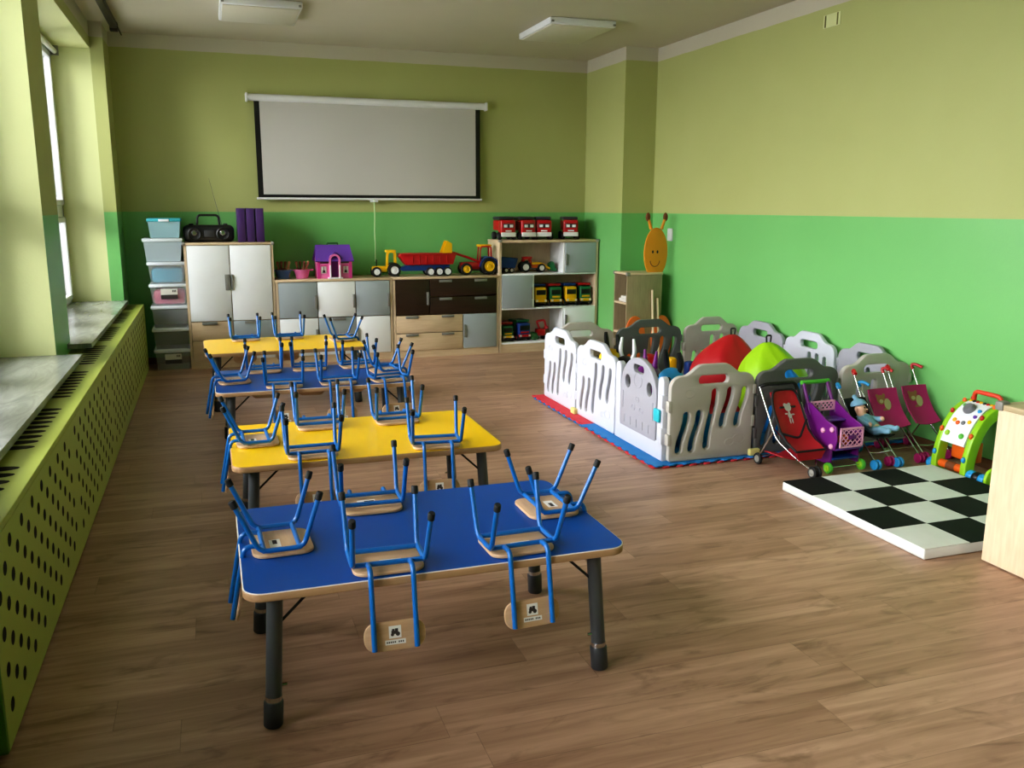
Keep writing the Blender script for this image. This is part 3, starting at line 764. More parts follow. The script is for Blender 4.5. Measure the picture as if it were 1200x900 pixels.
for x, h, lab in ((4.0, .72, 'taller thin pale wooden stick leaning on the bookcase'), (4.06, .64, 'shorter thin pale wooden stick leaning on the bookcase')):
    o = MB().tube([(x, 7.50, .0), (x+.01, 7.588, h)], .011, 8).build('wooden_stick', C['pale_beech']); tag(o, lab, 'stick')

# ------------------------------------------------------------------ children's tables
TW, TD, TH = 1.18, .745, .443
def make_table(name, lab, cat, loc, rz, top):
    t = thing(name, lab, cat, loc, rz)
    ol = rrect(-TW/2, -TD/2, TW/2, TD/2, .06, 8)
    tp = MB().plate(ol, (), .024, .004, mat=Matrix.Translation((0, 0, TH-.0145)))
    o = tp.build('tabletop', C['edge'], t)
    MB().plate(rrect(-TW/2+.001, -TD/2+.001, TW/2-.001, TD/2-.001, .06, 8), (), .003, .0012, mat=Matrix.Translation((0, 0, TH-.0022))).build('edge_band', C['white_edge'] if top is C['blue_lam'] else C['edge'], o)
    MB().plate(rrect(-TW/2+.004, -TD/2+.004, TW/2-.004, TD/2-.004, .057, 8), (), .002, mat=Matrix.Translation((0, 0, TH-.0008))).build('laminate', top, o)
    for sx in (-1, 1):
        for sy in (-1, 1):
            p0 = Vector((sx*.525, sy*.309, 0)); p1 = Vector((sx*.500, sy*.292, TH-.026))
            d = (p1-p0)
            lg = MB().tube([p0+d*.2, p1], .0235, 18).build('leg', C['leg_grey'], t)
            MB().tube([p0, p0+d*.012, p0+d*.18, p0+d*.19], [.0255, .0285, .0285, .026], 18).build('foot', C['foot_grey'], lg)
            MB().tube([p0+d*.19, p0+d*.225], .0245, 18).build('ring', C['chrome'], lg)
            k = p0+d*.30+Vector((sx*-.0235, -.004, 0))
            MB().tube([k, k+Vector((sx*-.014, 0, 0))], .005, 8).build('screw', C['chrome'], lg)
            q = p0+d*.72
            MB().tube([q, (sx*.385, q.y, TH-.026)], .0045, 8).build('brace', C['rubber'], lg)
    return t
TABLES = [(.615, 2.745, 0, 'blue_lam', 'low blue topped table nearest the viewer'),
          (.617, 4.015, 0, 'yellow_lam', 'yellow topped table just behind the nearest blue table'),
          (.563, 5.575, 0, 'blue_lam', 'blue topped table between the two yellow tables'),
          (.495, 7.04, .025, 'yellow_lam', 'yellow topped table farthest away, near the cabinets')]
for x, y, rz, m, lab in TABLES: make_table('table', lab, 'table', (x, y, 0), rz, C[m])

# ------------------------------------------------------------------ children's chairs, turned upside down on the tables
def make_chair():
    """origin on the table surface below the middle of the seat; the backrest hangs on the -y side"""
    t = thing('child_chair', 'x', 'chair', group='upturned chairs on the tables')
    w_, df, db, zr, h = .107, .0655, .0655, .0265, .192
    tr = .0080
    seat = MB().plate(rrect(-.106, -.086, .106, .100, .040, 7), (), .011, .003, mat=Matrix.Translation((0, 0, .0063)))
    so = seat.build('seat', C['ply'], t)
    MB().box((-.02, -.03, .0118), (.045, .004, .0124)).box((-.015, -.02, .0124), (.02, -.006, .0127), mi=1).build('sticker', [C['sticker'], C['ink']], so, smooth=False)
    for s in (-1, 1):
        a = (s*(w_+.006), df+.053, h); b = (s*w_, df, zr); c = (s*w_, -db, zr); d = (s*(w_+.006), -db-.072, h)
        pts = bend([a, b, c, d], .026)
        lf = MB().tube(pts, tr, 12).build('leg_frame', C['tube_blue'], t)
        for p, q in ((Vector(a), Vector(b)), (Vector(d), Vector(c))):
            u = (p-q).normalized()
            MB().tube([p-u*.019, p-u*.017, p+u*.004, p+u*.007], [.009, .0108, .0108, .0085], 12).build('foot_cap', C['rubber'], lf)
    for yy in (df-.012, -db+.012):
        MB().tube([(-w_, yy, zr), (w_, yy, zr)], tr, 12).build('crossbar', C['tube_blue'], t)
    yb = -db+.012; vy, vz = -.155, -.199
    for s in (-1, 1):
        MB().tube(bend([(s*.062, yb, zr), (s*.062, yb-.055, zr+.006), (s*.062, vy, vz)], .032, 7), tr, 12).build('back_tube', C['tube_blue'], t)
    # plywood backrest inside the tubes, slightly curved
    n = 16; ol = rrect(-.090, -.044, .090, .042, .036, 6)
    bm = MB().plate(ol, (), .009, .0025)
    tz = Vector((0, vy-(yb-.055), vz-zr)).normalized()
    up = Vector((0, -tz.y, -tz.z)); xx = Vector((1, 0, 0)); nn = xx.cross(up)
    cen = Vector((0, vy, vz))+up*.038+(-nn if nn.y < 0 else nn)*.0115
    fm = Matrix(((1, up.x, nn.x, cen.x), (0, up.y, nn.y, cen.y), (0, up.z, nn.z, cen.z), (0, 0, 0, 1)))
    bm.bm.transform(fm)
    bo = bm.build('backrest', C['ply'], t)
    st = MB(); sg = 1 if nn.y < 0 else -1
    def q(x0, z0, x1, z1, mi, e):
        k = sg*(.0052+e)+.0
        st.quad((x0, z0, k), (x1, z0, k), (x1, z1, k), (x0, z1, k), mi)
    q(-.018, -.008, .018, .028, 0, 0); q(-.030, -.026, .030, -.012, 0, 0); 
    q(-.011, .004, .004, .014, 1, .0004); q(.0, .008, .009, .02, 1, .0004); q(-.009, .013, -.001, .019, 1, .0004)
    for cx, cz, rr in ((-.008, .003, .005), (.008, .004, .0065)):
        k = sg*.0058; st.poly([(cx+rr*math.cos(2*PI*i/10), cz+rr*math.sin(2*PI*i/10), k) for i in range(10)], 1)
    for i in range(9):
        if i != 5: q(-.026+i*.0058, -.0215, -.0222+i*.0058, -.0165, 1, .0004)
    st.bm.transform(fm)
    st.build('sticker', [C['sticker'], C['ink']], bo, smooth=False)
    return t
CHAIRS = [
 (.148, 2.729, -1.540, 'upturned chair hanging its back off the left end of the nearest blue table'),
 (.443, 2.473, -.029, 'upturned chair at the near edge of the nearest blue table, left of two'),
 (.862, 2.484, .034, 'upturned chair at the near edge of the nearest blue table, right of two'),
 (.488, 3.012, 3.114, 'upturned chair at the far edge of the nearest blue table'),
 (1.085, 2.783, 1.581, 'upturned chair hanging its back off the right end of the nearest blue table'),
 (.140, 4.039, -1.543, 'upturned chair at the left end of the nearer yellow table'),
 (.363, 3.75, -.009, 'upturned chair at the near edge of the nearer yellow table, left of two'),
 (.907, 3.74, -.112, 'upturned chair at the near edge of the nearer yellow table, right of two'),
 (.450, 4.26, 3.141, 'upturned chair at the far edge of the nearer yellow table, left of two'),
 (.830, 4.25, 3.135, 'upturned chair at the far edge of the nearer yellow table, right of two'),
 (.078, 5.530, -1.448, 'upturned chair at the left end of the second blue table'),
 (.369, 5.305, -.089, 'upturned chair at the near edge of the second blue table, leftmost of three'),
 (.685, 5.31, .022, 'upturned chair at the near edge of the second blue table, middle of three'),
 (.995, 5.31, .161, 'upturned chair at the near edge of the second blue table, rightmost of three'),
 (.283, 5.84, 3.112, 'upturned chair at the far edge of the second blue table, leftmost of three'),
 (.572, 5.84, 3.025, 'upturned chair at the far edge of the second blue table, middle of three'),
 (.880, 5.845, 3.227, 'upturned chair at the far edge of the second blue table, rightmost of three'),
 (1.039, 5.585, 1.676, 'upturned chair at the right end of the second blue table'),
 (.218, 7.285, 3.18, 'upturned chair at the far edge of the farthest yellow table, left of two'),
 (.561, 7.295, 3.18, 'upturned chair at the far edge of the farthest yellow table, right of two'),
 (.960, 7.055, 1.652, 'upturned chair at the right end of the farthest yellow table')]
ch = make_chair()
for i, (x, y, rz, lab) in enumerate(CHAIRS): place(ch, (x, y, TH+.0008), rz, lab, i == 0)

# ------------------------------------------------------------------ play pen
def toothed(x0, y0, x1, y1, teeth, ph=1):
    """outline with puzzle teeth on the listed sides (W,S)"""
    p = []
    def side(a, b, on, nx, ny):
        n = 20
        for k in range(n):
            s, e = k/n, (k+1)/n; o = .014 if (on and k % 2 == ph) else 0
            for f in (s, e): p.append((a[0]+(b[0]-a[0])*f+nx*o, a[1]+(b[1]-a[1])*f+ny*o))
    side((x0, y0), (x1, y0), 'S' in teeth, 0, -1); side((x1, y0), (x1, y1), False, 0, 0)
    side((x1, y1), (x0, y1), False, 0, 0); side((x0, y1), (x0, y0), 'W' in teeth, -1, 0)
    return p
for x0, y0, x1, y1, top, low, te, lab in ((2.38, 5.445, 3.30, 6.46, 'mat_red', 'mat_blue', 'W', 'red puzzle floor mat under the far left corner of the pen'), (2.38, 4.40, 3.30, 5.445, 'mat_blue', 'mat_red', 'WS', 'blue puzzle floor mat under the pen gate corner'),
    (3.30, 4.40, 4.22, 5.445, 'mat_blue', 'mat_red', 'S', 'blue puzzle floor mat under the pen behind the doll strollers'), (3.30, 5.445, 4.22, 6.46, 'mat_red', 'mat_blue', '', 'red puzzle floor mat under the far right corner of the pen')):
    t = thing('puzzle_mat', lab, 'floor mat', (0, 0, 0), group='puzzle floor mats')
    g = .0008
    MB().plate(toothed(x0+g, y0+g, x1-g, y1-g, te), (), .010, mat=Matrix.Translation((0, 0, .0055))).build('bottom_layer', C[low], t, smooth=False)
    MB().plate(toothed(x0+g, y0+g, x1-g, y1-g, te, 0), (), .010, mat=Matrix.Translation((0, 0, .0158))).build('top_layer', C[top], t, smooth=False)

def wavy_slot(x, z0, z1, hw, amp):
    L, Rr = [], []
    n = 14
    for k in range(n+1):
        f = k/n; z = z0+hw+(z1-z0-2*hw)*f; xc = x+amp*math.sin((f-.5)*PI)
        L.append((xc-hw, z)); Rr.append((xc+hw, z))
    top = [(x+amp+hw*math.cos(a), z1-hw+hw*math.sin(a)) for a in [PI*k/6 for k in range(1, 6)]]
    bot = [(x-amp+hw*math.cos(a), z0+hw+hw*math.sin(a)) for a in [PI+PI*k/6 for k in range(1, 6)]]
    return Rr+top+L[::-1]+bot
def pen_outline(W, H=.515, rise=.062):
    a = W/2; r = .07; p = []
    p += [(-a+.02+.02*math.cos(t), .02+.02*math.sin(t)) for t in [PI+PI/2*k/4 for k in range(5)]]
    p += [(a-.02+.02*math.cos(t), .02+.02*math.sin(t)) for t in [1.5*PI+PI/2*k/4 for k in range(5)]]
    p += [(a-r+r*math.cos(t), H-r+r*math.sin(t)) for t in [PI/2*k/6 for k in range(7)]]
    x0, x1 = a-r, -a+r
    for k in range(1, 24):
        f = k/24; x = x0+(x1-x0)*f; u = abs(f-.5)*2; q = min(1, max(0, (.92-u)/.55)); p.append((x, H+rise*q*q*(3-2*q)))
    p += [(-a+r+r*math.cos(t), H-r+r*math.sin(t)) for t in [PI/2+PI/2*k/6 for k in range(7)]]
    return p
PTH = .036
pen = thing('play_pen', 'large square toddler play pen of white and grey panels beside the right wall', 'play pen', (3.3, 5.4, .0212))
def pen_part(o, x, y, rz, lab):
    o.parent = pen; o.location = (x-3.3, y-5.4, 0); o.rotation_euler = (0, 0, rz); o['label'] = lab
def pen_panel(lab, x, y, rz, W, col, slots='full', pad=False, fold=True):
    holes = [rrect(-.10, .458, .10, .512, .026, 6)]
    k = W/.62
    if slots == 'full':
        for sx, z0, z1 in ((-.205, .045, .30), (-.115, .05, .305), (-.01, .06, .43), (.10, .185, .435), (.205, .185, .43)):
            holes.append(wavy_slot(sx*k, z0, z1, .0225, .023))
    elif slots == 'right':
        for sx, z0, z1 in ((.205, .08, .42), (.115, .08, .43), (.025, .10, .43)): holes.append(wavy_slot(-sx*k, z0, z1, .022, .014))
    elif slots == 'two':
        for sx, z0, z1 in ((-.15, .16, .41), (-.03, .16, .42), (.15, .10, .36)): holes.append(wavy_slot(sx*k, z0, z1, .022, .012))
    b = MB().plate(pen_outline(W-.022), holes, PTH, .007, mat=XZ)
    if slots in ('full', 'right', 'two'):      # embossed moon and cloud outlines
        for cx, cz, r in ((-.17*k, .405, .033), (.13*k, .095, .03), (.20*k, .11, .04)):
            b.tube([(cx+r*math.cos(2*PI*i/18), -PTH/2, cz+r*.7*math.sin(2*PI*i/18)) for i in range(18)], .0022, 6, closed=True)
    t = b.build('panel', col); pen_part(t, x, y, rz, lab)
    a = W/2
    for s in (-1, 1):
        for z0, z1 in (((.10, .17), (.30, .37)) if s < 0 else ((.18, .25), (.38, .44))):
            MB().box((s*(a-.012)-.013, -.021, z0), (s*(a-.012)+.013, .021, z1), .006).build('hinge', col, t)
    if pad: MB().box((-a-.03, -.045, -.0005), (-a+.04, -.015, .04), .004).build('anchor_pad', C['pad_yellow'], t)
    return t
# front row (facing the viewer)
pen_panel('beige slotted pen panel right of the gate, facing the viewer', 2.765, 4.44, 0, .59, C['pen_beige'])
pen_panel('dark grey slotted pen panel behind the red doll stroller', 3.36, 4.44, 0, .61, C['pen_dark'], pad=True)
pen_panel('beige slotted pen panel behind the magenta strollers', 3.945, 4.44, 0, .555, C['pen_beige'], 'two')
# left side
pen_panel('white slotted pen panel farthest left, at the red mat', 2.475, 6.105, -PI/2, .655, C['pen_white'])
pen_panel('white slotted pen panel between the gate and the far left white panel', 2.475, 5.445, -PI/2, .665, C['pen_white'], pad=True)
# far row
pen_panel('grey pen panel at the back left, before the shelf cabinet', 2.765, 6.43, 0, .61, C['pen_beige'], 'none')
pen_panel('slate grey slotted pen panel at the back, before the bookcase', 3.38, 6.43, 0, .61, C['pen_slate'], 'full')
pen_panel('light grey slotted pen panel in the back right corner', 3.96, 6.43, 0, .53, C['pen_beige'], 'full')
# right side along the wall
pen_panel('grey pen panel against the right wall, farthest of three', 4.185, 6.02, PI/2, .62, C['pen_grey'], 'none')
pen_panel('white slotted pen panel against the right wall', 4.185, 5.40, PI/2, .60, C['pen_white'], 'right')
pen_panel('grey pen panel against the right wall, nearest of three', 4.185, 4.78, PI/2, .60, C['pen_grey'], 'two')
# gate
W = .55; a = W/2
fo = [(-a, 0), (a, 0), (a, .47)]+[(a-.03+.03*math.cos(k*PI/6), .47+.035*math.sin(k*PI/6)) for k in range(1, 7)]+[(a-.06, .11), (-a+.06, .11), (-a+.06, .47)]+[(-a+.03+.03*math.cos(k*PI/6), .47+.035*math.sin(k*PI/6)) for k in range(1, 7)]
t = MB().plate(fo, (), .04, .006, mat=XZ).build('gate', C['pen_white']); pen_part(t, 2.475, 4.785, -PI/2, 'white pen gate frame with light grey door'); t.scale = (1.17, 1, 1)
do = [(-.205, .10), (.205, .10), (.205, .30)]+[(.205*math.cos(k*PI/20), .36+.21*math.sin(k*PI/20)) for k in range(0, 21)]+[(-.205, .30)]
dr = MB().plate(do, [rrect(-.06, .475, .06, .525, .022, 5), ell(-.125, .40, .032, .042), ell(.125, .40, .032, .042)], .034, .006, mat=XZat(0, -.006, 0))
em = dr
for cx in (-.15, -.08, -.01, .06, .13): em.box((cx, -.026, .13), (cx+.006, -.0225, .18))
for cx in (-.175, .17): em.box((cx, -.026, .22), (cx+.006, -.0225, .33))
for cx, cz, r in ((0, .43, .045), (0, .31, .018), (-.045, .25, .018), (.045, .25, .018)):
    em.tube([(cx+r*math.cos(2*PI*i/16), -.0235, cz+r*math.sin(2*PI*i/16)) for i in range(16)], .0025, 6, closed=True)
dr.build('door', C['pen_grey'], t)
MB().box((.20, -.04, .23), (.262, -.018, .31), .012).build('latch', C['cyan'], t)
MB().box((.235, -.03, .10), (.28, .03, .2), .008).build('hinge', C['pen_white'], t)
MB().box((.235, -.03, .32), (.28, .03, .4), .008).build('hinge', C['pen_white'], t)

# bean bags
def bag(lab, col, x, y, r, h, lean=(0, 0), ph=0.):
    def fn(p):
        z = p.z; a = math.atan2(p.y, p.x); q = max(0, z)
        k = (1-.30*q**2)*(1+.05*math.sin(5*a+ph)*(.4+q)+.035*math.sin(9*a+7*z+ph)*q+.03*math.sin(3*a+5*z+ph))
        return Vector((p.x*k+lean[0]*q*q, p.y*k+lean[1]*q*q, max(z+.05*q**8, -.82)))
    o = MB().blob((0, 0, h*.45), (r, r, h*.50), fn, sub=5).build('bag', col)
    t = thing('bean_bag', lab, 'bean bag', (x, y, .0213)); o.parent = t
    MB().tube(bend([(lean[0]*r-.015, lean[1]*r, h*.97), (lean[0]*r-.02, lean[1]*r, h+.03), (lean[0]*r+.02, lean[1]*r, h+.03), (lean[0]*r+.015, lean[1]*r, h*.97)], .012), .006, 8).build('loop', C['black'], t)
bag('red bean bag inside the play pen', C['bag_red'], 3.63, 5.66, .255, .56, (.2, 0), .4)
bag('lime green bean bag inside the play pen in front of the red one', C['bag_lime'], 3.64, 5.08, .25, .59, (-.2, 0), 2.)
bag('blue bean bag inside the pen behind the dark grey panel', C['bag_blue'], 3.44, 4.66, .17, .50, (-.05, 0), 1.)

def hopper(lab, x, y, rz, body, head, tip, s=1., ears='long', eye=True):
    t = thing('hopping_animal', lab, 'toy animal', (x, y, .0213), rz)
    bd = MB().blob((0, 0, .24*s), (.085*s, .12*s, .11*s), sub=4)
    bd.tube([(0, -.09*s, .27*s), (0, -.13*s, .37*s)], [.075*s, .06*s], 16)
    bd.blob((0, -.15*s, .41*s), (.075*s, .09*s, .075*s), sub=4)
    for sx in (-1, 1):
        for sy in (-1, 1): bd.tube([(sx*.06*s, sy*.08*s, .2*s), (sx*.075*s, sy*.1*s, .05*s), (sx*.075*s, sy*.1*s, 0)], [.05*s, .04*s, .036*s], 12)
    b = bd.build('body', body, t)
    for sx in (-1, 1):
        if ears == 'long': pts = [(sx*.045*s, -.13*s, .46*s), (sx*.06*s, -.13*s, .52*s), (sx*.05*s, -.15*s, .585*s)]; rr = [.013*s, .017*s, .012*s]
        elif ears == 'horn': pts = [(sx*.035*s, -.13*s, .45*s), (sx*.065*s, -.13*s, .51*s), (sx*.05*s, -.13*s, .60*s)]; rr = [.018*s, .014*s, .008*s]
        else: pts = [(sx*.04*s, -.13*s, .46*s), (sx*.05*s, -.13*s, .57*s)]; rr = [.022*s, .007*s]
        MB().tube(bend(pts, .03*s) if len(pts) > 2 else pts, rr if len(pts) == 2 else [rr[0]]+[rr[1]]*(len(bend(pts, .03*s))-2)+[rr[2]], 10).build('ear', head, t)
        MB().blob((sx*.045*s, -.225*s, .43*s), (.012*s, .008*s, .014*s), sub=2).build('eye', C['black'], t)
    MB().blob((0, -.235*s, .385*s), (.04*s, .025*s, .03*s), sub=3).build('muzzle', tip, t)
hopper('yellow hopping toy animal with black ears inside the pen', 2.745, 5.55, -1.2, C['toy_yellow'], C['black'], C['black'], 1.06)
hopper('black and white hopping toy animal with pale horns inside the pen', 2.74, 5.32, -1.2, C['black'], C['white'], C['white'], 1.03, 'horn')
hopper('purple hopping toy animal with pointed ears inside the pen', 2.785, 5.08, -1.2, C['purple'], C['purple'], C['purple'], 1.0, 'spike')
hopper('blue hopping toy animal with black ears inside the pen', 2.82, 4.83, -1.2, C['sky_blue'], C['black'], C['toy_yellow'], 1.03)
# foam toys at the back of the pen
o = MB().box((3.52, 6.02, .022), (3.60, 6.1, .30), .02).build('foam_block', C['toy_blue']); tag(o, 'upright blue foam block inside the pen near the back right corner', 'foam block')
o = MB().box((3.20, 6.1, .022), (3.30, 6.2, .36), .03).build('foam_block', C['toy_red']); tag(o, 'upright red foam block inside the pen by the slate panel', 'foam block')
o = MB().box((3.40, 6.08, .022), (3.46, 6.16, .33), .02).build('foam_block', C['toy_yellow']); tag(o, 'upright yellow foam block inside the pen at the back', 'foam block')

# ------------------------------------------------------------------ doll strollers
def stroller(lab, x, y, rz, w, cloth, grip, wheelc, hz=.48, zb=.42, pic=None, hood=False, hook=True, wr=.03, hubc=None, tri=False, flat=False):
    t = thing('doll_stroller', lab, 'doll stroller', (x, y, 0), rz)
    a = w/2
    for s in (-1, 1):
        fr = MB().tube(bend([(s*a, .20, hz), (s*a, .02, .19), (s*a*(.55 if tri else 1), -.09, .10), (s*a*(.1 if tri else 1), -.165, wr+.008)], .04), .0055, 10).build('frame_tube', C['chrome'], t)
        MB().tube([(s*a, .045, .235), (s*a*1.0, .175, wr+.008)], .005, 8).build('rear_leg', C['chrome'], t)
        if hook:
            MB().tube(bend([(s*a, .195, hz-.005), (s*a, .215, hz+.018), (s*a+s*.01, .19, hz+.028), (s*a+s*.03, .15, hz+.012)], .015), .010, 8).build('handle_grip', grip, t)
        for yy in (-.165, .175):
            if tri and yy < 0:
                wheel(t, (s*.016, yy-.01, wr), wr, .02, wheelc, hubc or wheelc); continue
            for e in ((0,) if tri else (-1, 1)): wheel(t, (s*a+e*.013, yy, wr), wr, .02 if tri else .017, wheelc, hubc or wheelc)
    MB().tube([(-a, .175, .05), (a, .175, .05)], .004, 8).build('axle_bar', C['chrome'], t)
    if not tri: MB().tube([(-a, -.10, .085), (0, -.09, .075), (a, -.10, .085)], .004, 8).build('foot_bar', C['chrome'], t)
    MB().tube([(-a, .06, .255), (a, .175, .06)], .003, 6).build('cross_strut', C['chrome'], t)
    # cloth sling
    rows = []
    prof = [(.145, zb), (.10, zb-.08), (.055, zb-.16), (.015, .20), (-.03, .175), (-.09, .18), (-.125, .19)]
    if flat: prof = [(.075, zb), (.055, zb-.05), (.025, zb-.10), (-.01, zb-.145), (-.055, zb-.185), (-.075, zb-.20)]
    if tri: prof = [(.145, zb), (.11, zb-.07), (.07, zb-.14), (.02, zb-.215), (-.04, .185), (-.10, .165), (-.13, .15)]
    ws = .74 if tri else .96
    for k, (yy, z) in enumerate(prof):
        rows.append([(f*a*ws, yy+(.012*(1-f*f) if k < 4 else 0), z-(.014*(1-f*f) if k >= 3 else 0)) for f in (-1, -.6, -.2, .2, .6, 1)])
    sl = MB().sheet(rows, .006).build('seat_sling', cloth, t)
    if pic:
        e = MB(); c = Vector((0, .078, zb-.125)) if tri else Vector((-.01, .042, zb-.085)); d = Vector((0, -.5, -.87)) if tri else Vector((0, -.40, -.92)); n = Vector((0, d.z, -d.y)); G = 1.25
        def el(ox, oz, rx, rz_, mi):
            e.poly([c+n*(.004 if tri else .006)+Vector((1, 0, 0))*G*(ox+rx*math.cos(2*PI*i/14))-d*G*(oz+rz_*math.sin(2*PI*i/14))+n*.0006*mi for i in range(14)], mi)
        if pic == 'teddy':
            el(-.012, .018, .026, .024, 0); el(-.032, .038, .009, .009, 0); el(.008, .038, .009, .009, 0); el(-.012, .010, .012, .010, 1); el(.022, -.006, .02, .028, 1); el(.018, -.036, .03, .014, 0)
        else:
            G = 1.15
            el(0, .036, .020, .020, 0); el(-.014, .050, .010, .010, 0); el(.012, .052, .009, .009, 0); el(0, .006, .006, .012, 0)
            el(0, -.008, .012, .014, 0); el(-.018, .004, .010, .004, 0); el(.020, -.002, .011, .004, 0); el(-.006, -.034, .004, .016, 0); el(.008, -.034, .004, .016, 0)
        e.build('picture', [C['brown_print'], C['cream_print']] if pic == 'teddy' else [C['silver_print'], C['silver_print']], sl, smooth=False)
    if hood:
        MB().tube(bend([(-a, .20, hz), (-a*.8, .18, hz+.018), (a*.8, .18, hz+.018), (a, .18, hz-.02), (a, .14, hz-.10)], .05), .011, 10).build('handle_grip', grip, t)
        b = a*.78
        MB().tube(bend([(-b, .02, .23), (-b, .11, zb-.07), (-b*.8, .145, zb+.012), (b*.8, .145, zb+.012), (b, .11, zb-.07), (b, .02, .23)], .05), .007, 8).build('piping', C['black_cloth'], t)
        for s in (-1, 1): MB().tube([(s*b, .02, .23), (s*b, -.04, .185), (s*b, -.13, .15)], .007, 8).build('piping', C['black_cloth'], t)
        MB().tube([(-b, -.13, .15), (b, -.13, .15)], .007, 8).build('piping', C['black_cloth'], t)
        MB().tube(bend([(-b, .01, .225), (-.01, -.04, .20), (b, .045, .285)], .03), .0065, 8).build('strap', C['black_cloth'], t)
        MB().tube([(-.055, .098, zb-.085), (0, .108, zb-.086), (.055, .098, zb-.085)], .006, 8).build('slot', C['black_cloth'], t)
        MB().sheet([[(-b, -.131, .145), (b, -.131, .145)], [(-b*.8, -.125, .095), (b*.8, -.125, .095)]], .005).build('front_flap', cloth, t)
        MB().sheet([[(-a*.8, .15, .085), (0, .15, .06), (a*.8, .15, .085)], [(-a*.7, .0, .085), (0, .0, .06), (a*.7, .0, .085)]], .006).build('lower_basket', C['red_cloth'], t)
    return t
stroller('red doll stroller with black frame and grey wheels, leftmost stroller', 3.15, 4.13, .04, .255, C['red_cloth'], C['black'], C['rubber'], hz=.465, zb=.44, pic='girl', hood=True, hook=False, wr=.035, hubc=C['cap_grey'], tri=True)
stroller('blue wheeled doll stroller with the baby doll sitting in it', 3.682, 4.15, .03, .165, C['black_cloth'], C['sky_blue'], C['sky_blue'], hz=.42, zb=.36)
stroller('magenta doll stroller with a teddy picture, behind the baby doll', 3.848, 4.185, 0, .222, C['magenta'], C['toy_red'], C['magenta'], hz=.49, zb=.415, pic='teddy', flat=True)
stroller('magenta doll stroller with a teddy picture, beside the right wall', 4.10, 4.195, 0, .195, C['magenta'], C['toy_red'], C['magenta'], hz=.50, zb=.418, pic='teddy', flat=True)

# toy shopping cart
t = thing('toy_shopping_cart', 'purple toy shopping cart with pink lattice basket and green wheels', 'toy shopping cart', (3.405, 4.15, 0), .03)
sp = [(-.15, .135), (-.165, .20), (-.15, .275), (-.06, .30), (.08, .37), (.13, .36), (.12, .19), (.06, .13)]
for s in (-1, 1):
    MB().plate(sp, (), .012, .004, mat=YZat(s*.092, 0, 0)).build('side_panel', C['purple'], t)
    MB().tube(bend([(s*.092, .08, .30), (s*.088, .13, .40), (s*.086, .17, .475)], .05), .011, 10).build('handle_arm', C['purple'], t)
    for yy, z in ((-.125, .255), (-.125, .155), (-.05, .235)): MB().lathe([(0, 0), (.016, 0), (.014, .008), (0, .012)], 14, mat=Matrix.Translation((s*.1, yy, z)) @ (AXX if s > 0 else Matrix.Rotation(-PI/2, 4, 'Y'))).build('knob', C['palepink'], t)
    wheel(t, (s*.118, -.135, .032), .034, .022, C['grass_plastic'], C['lime_plastic'])
    wheel(t, (s*.105, .13, .032), .034, .022, C['grass_plastic'], C['lime_plastic'])
    MB().box((s*.095-.008, -.13, .045), (s*.095+.008, .12, .15), .006).build('lower_side', C['purple'], t)
MB().tube([(-.10, .17, .475), (.10, .17, .475)], .013, 12).build('handle_bar', C['grass_plastic'], t)
def lattice(mb, x0, x1, z0, z1, y, n):
    mb.box((x0, y-.005, z0), (x1, y+.005, z0+.01)).box((x0, y-.005, z1-.01), (x1, y+.005, z1)).box((x0, y-.005, z0), (x0+.008, y+.005, z1)).box((x1-.008, y-.005, z0), (x1, y+.005, z1))
    for k in range(-n, n+1):
        for s in (-1, 1):
            h = z1-z0; xa = x0+(x1-x0)*(k/n); xb = xa+h
            if s < 0: xa, xb = xb, xa
            p, q = Vector((xa, y, z0)), Vector((xb, y, z1)); d = q-p
            lo = min(max((x0-p.x)/d.x, (x1-p.x)/d.x) if False else 0, 1)
            ts = sorted(((x0-p.x)/d.x, (x1-p.x)/d.x)); a0, a1 = max(0, ts[0]), min(1, ts[1])
            if a1-a0 > .05: mb.tube([p+d*a0, p+d*a1], .0032, 6)
l = MB(); lattice(l, -.075, .088, .152, .268, -.165, 5); l.box((-.02, -.172, .20), (.035, -.167, .225), .003, mi=1); l.build('front_basket', [C['palepink'], C['purple']], t)
l = MB(); lattice(l, -.085, .085, .315, .375, .085, 6); l.build('back_basket', C['palepink'], t)
MB().box((-.09, -.155, .135), (.09, .10, .145), .003).build('basket_floor', C['violet'], t)
MB().box((-.09, -.02, .27), (.09, .08, .28), .004).build('seat_flap', C['violet'], t)
MB().box((-.095, -.14, .075), (.095, .12, .085), .004).build('lower_tray', C['toy_blue'], t)
MB().tube([(-.118, -.135, .032), (.118, -.135, .032)], .004, 8).build('axle', C['chrome'], t)
o = MB().blob((0, 0, 0), (.036, .036, .033), sub=3).build('toy_orange', C['toy_orange'], loc=(3.425, 4.06, .146+.0335)); tag(o, 'orange toy fruit lying in the toy shopping cart', 'toy fruit')
o = MB().blob((0, 0, 0), (.03, .03, .028), sub=3).build('toy_plum', C['violet'], loc=(3.36, 4.10, .146+.0285)); tag(o, 'violet toy fruit lying in the toy shopping cart', 'toy fruit')

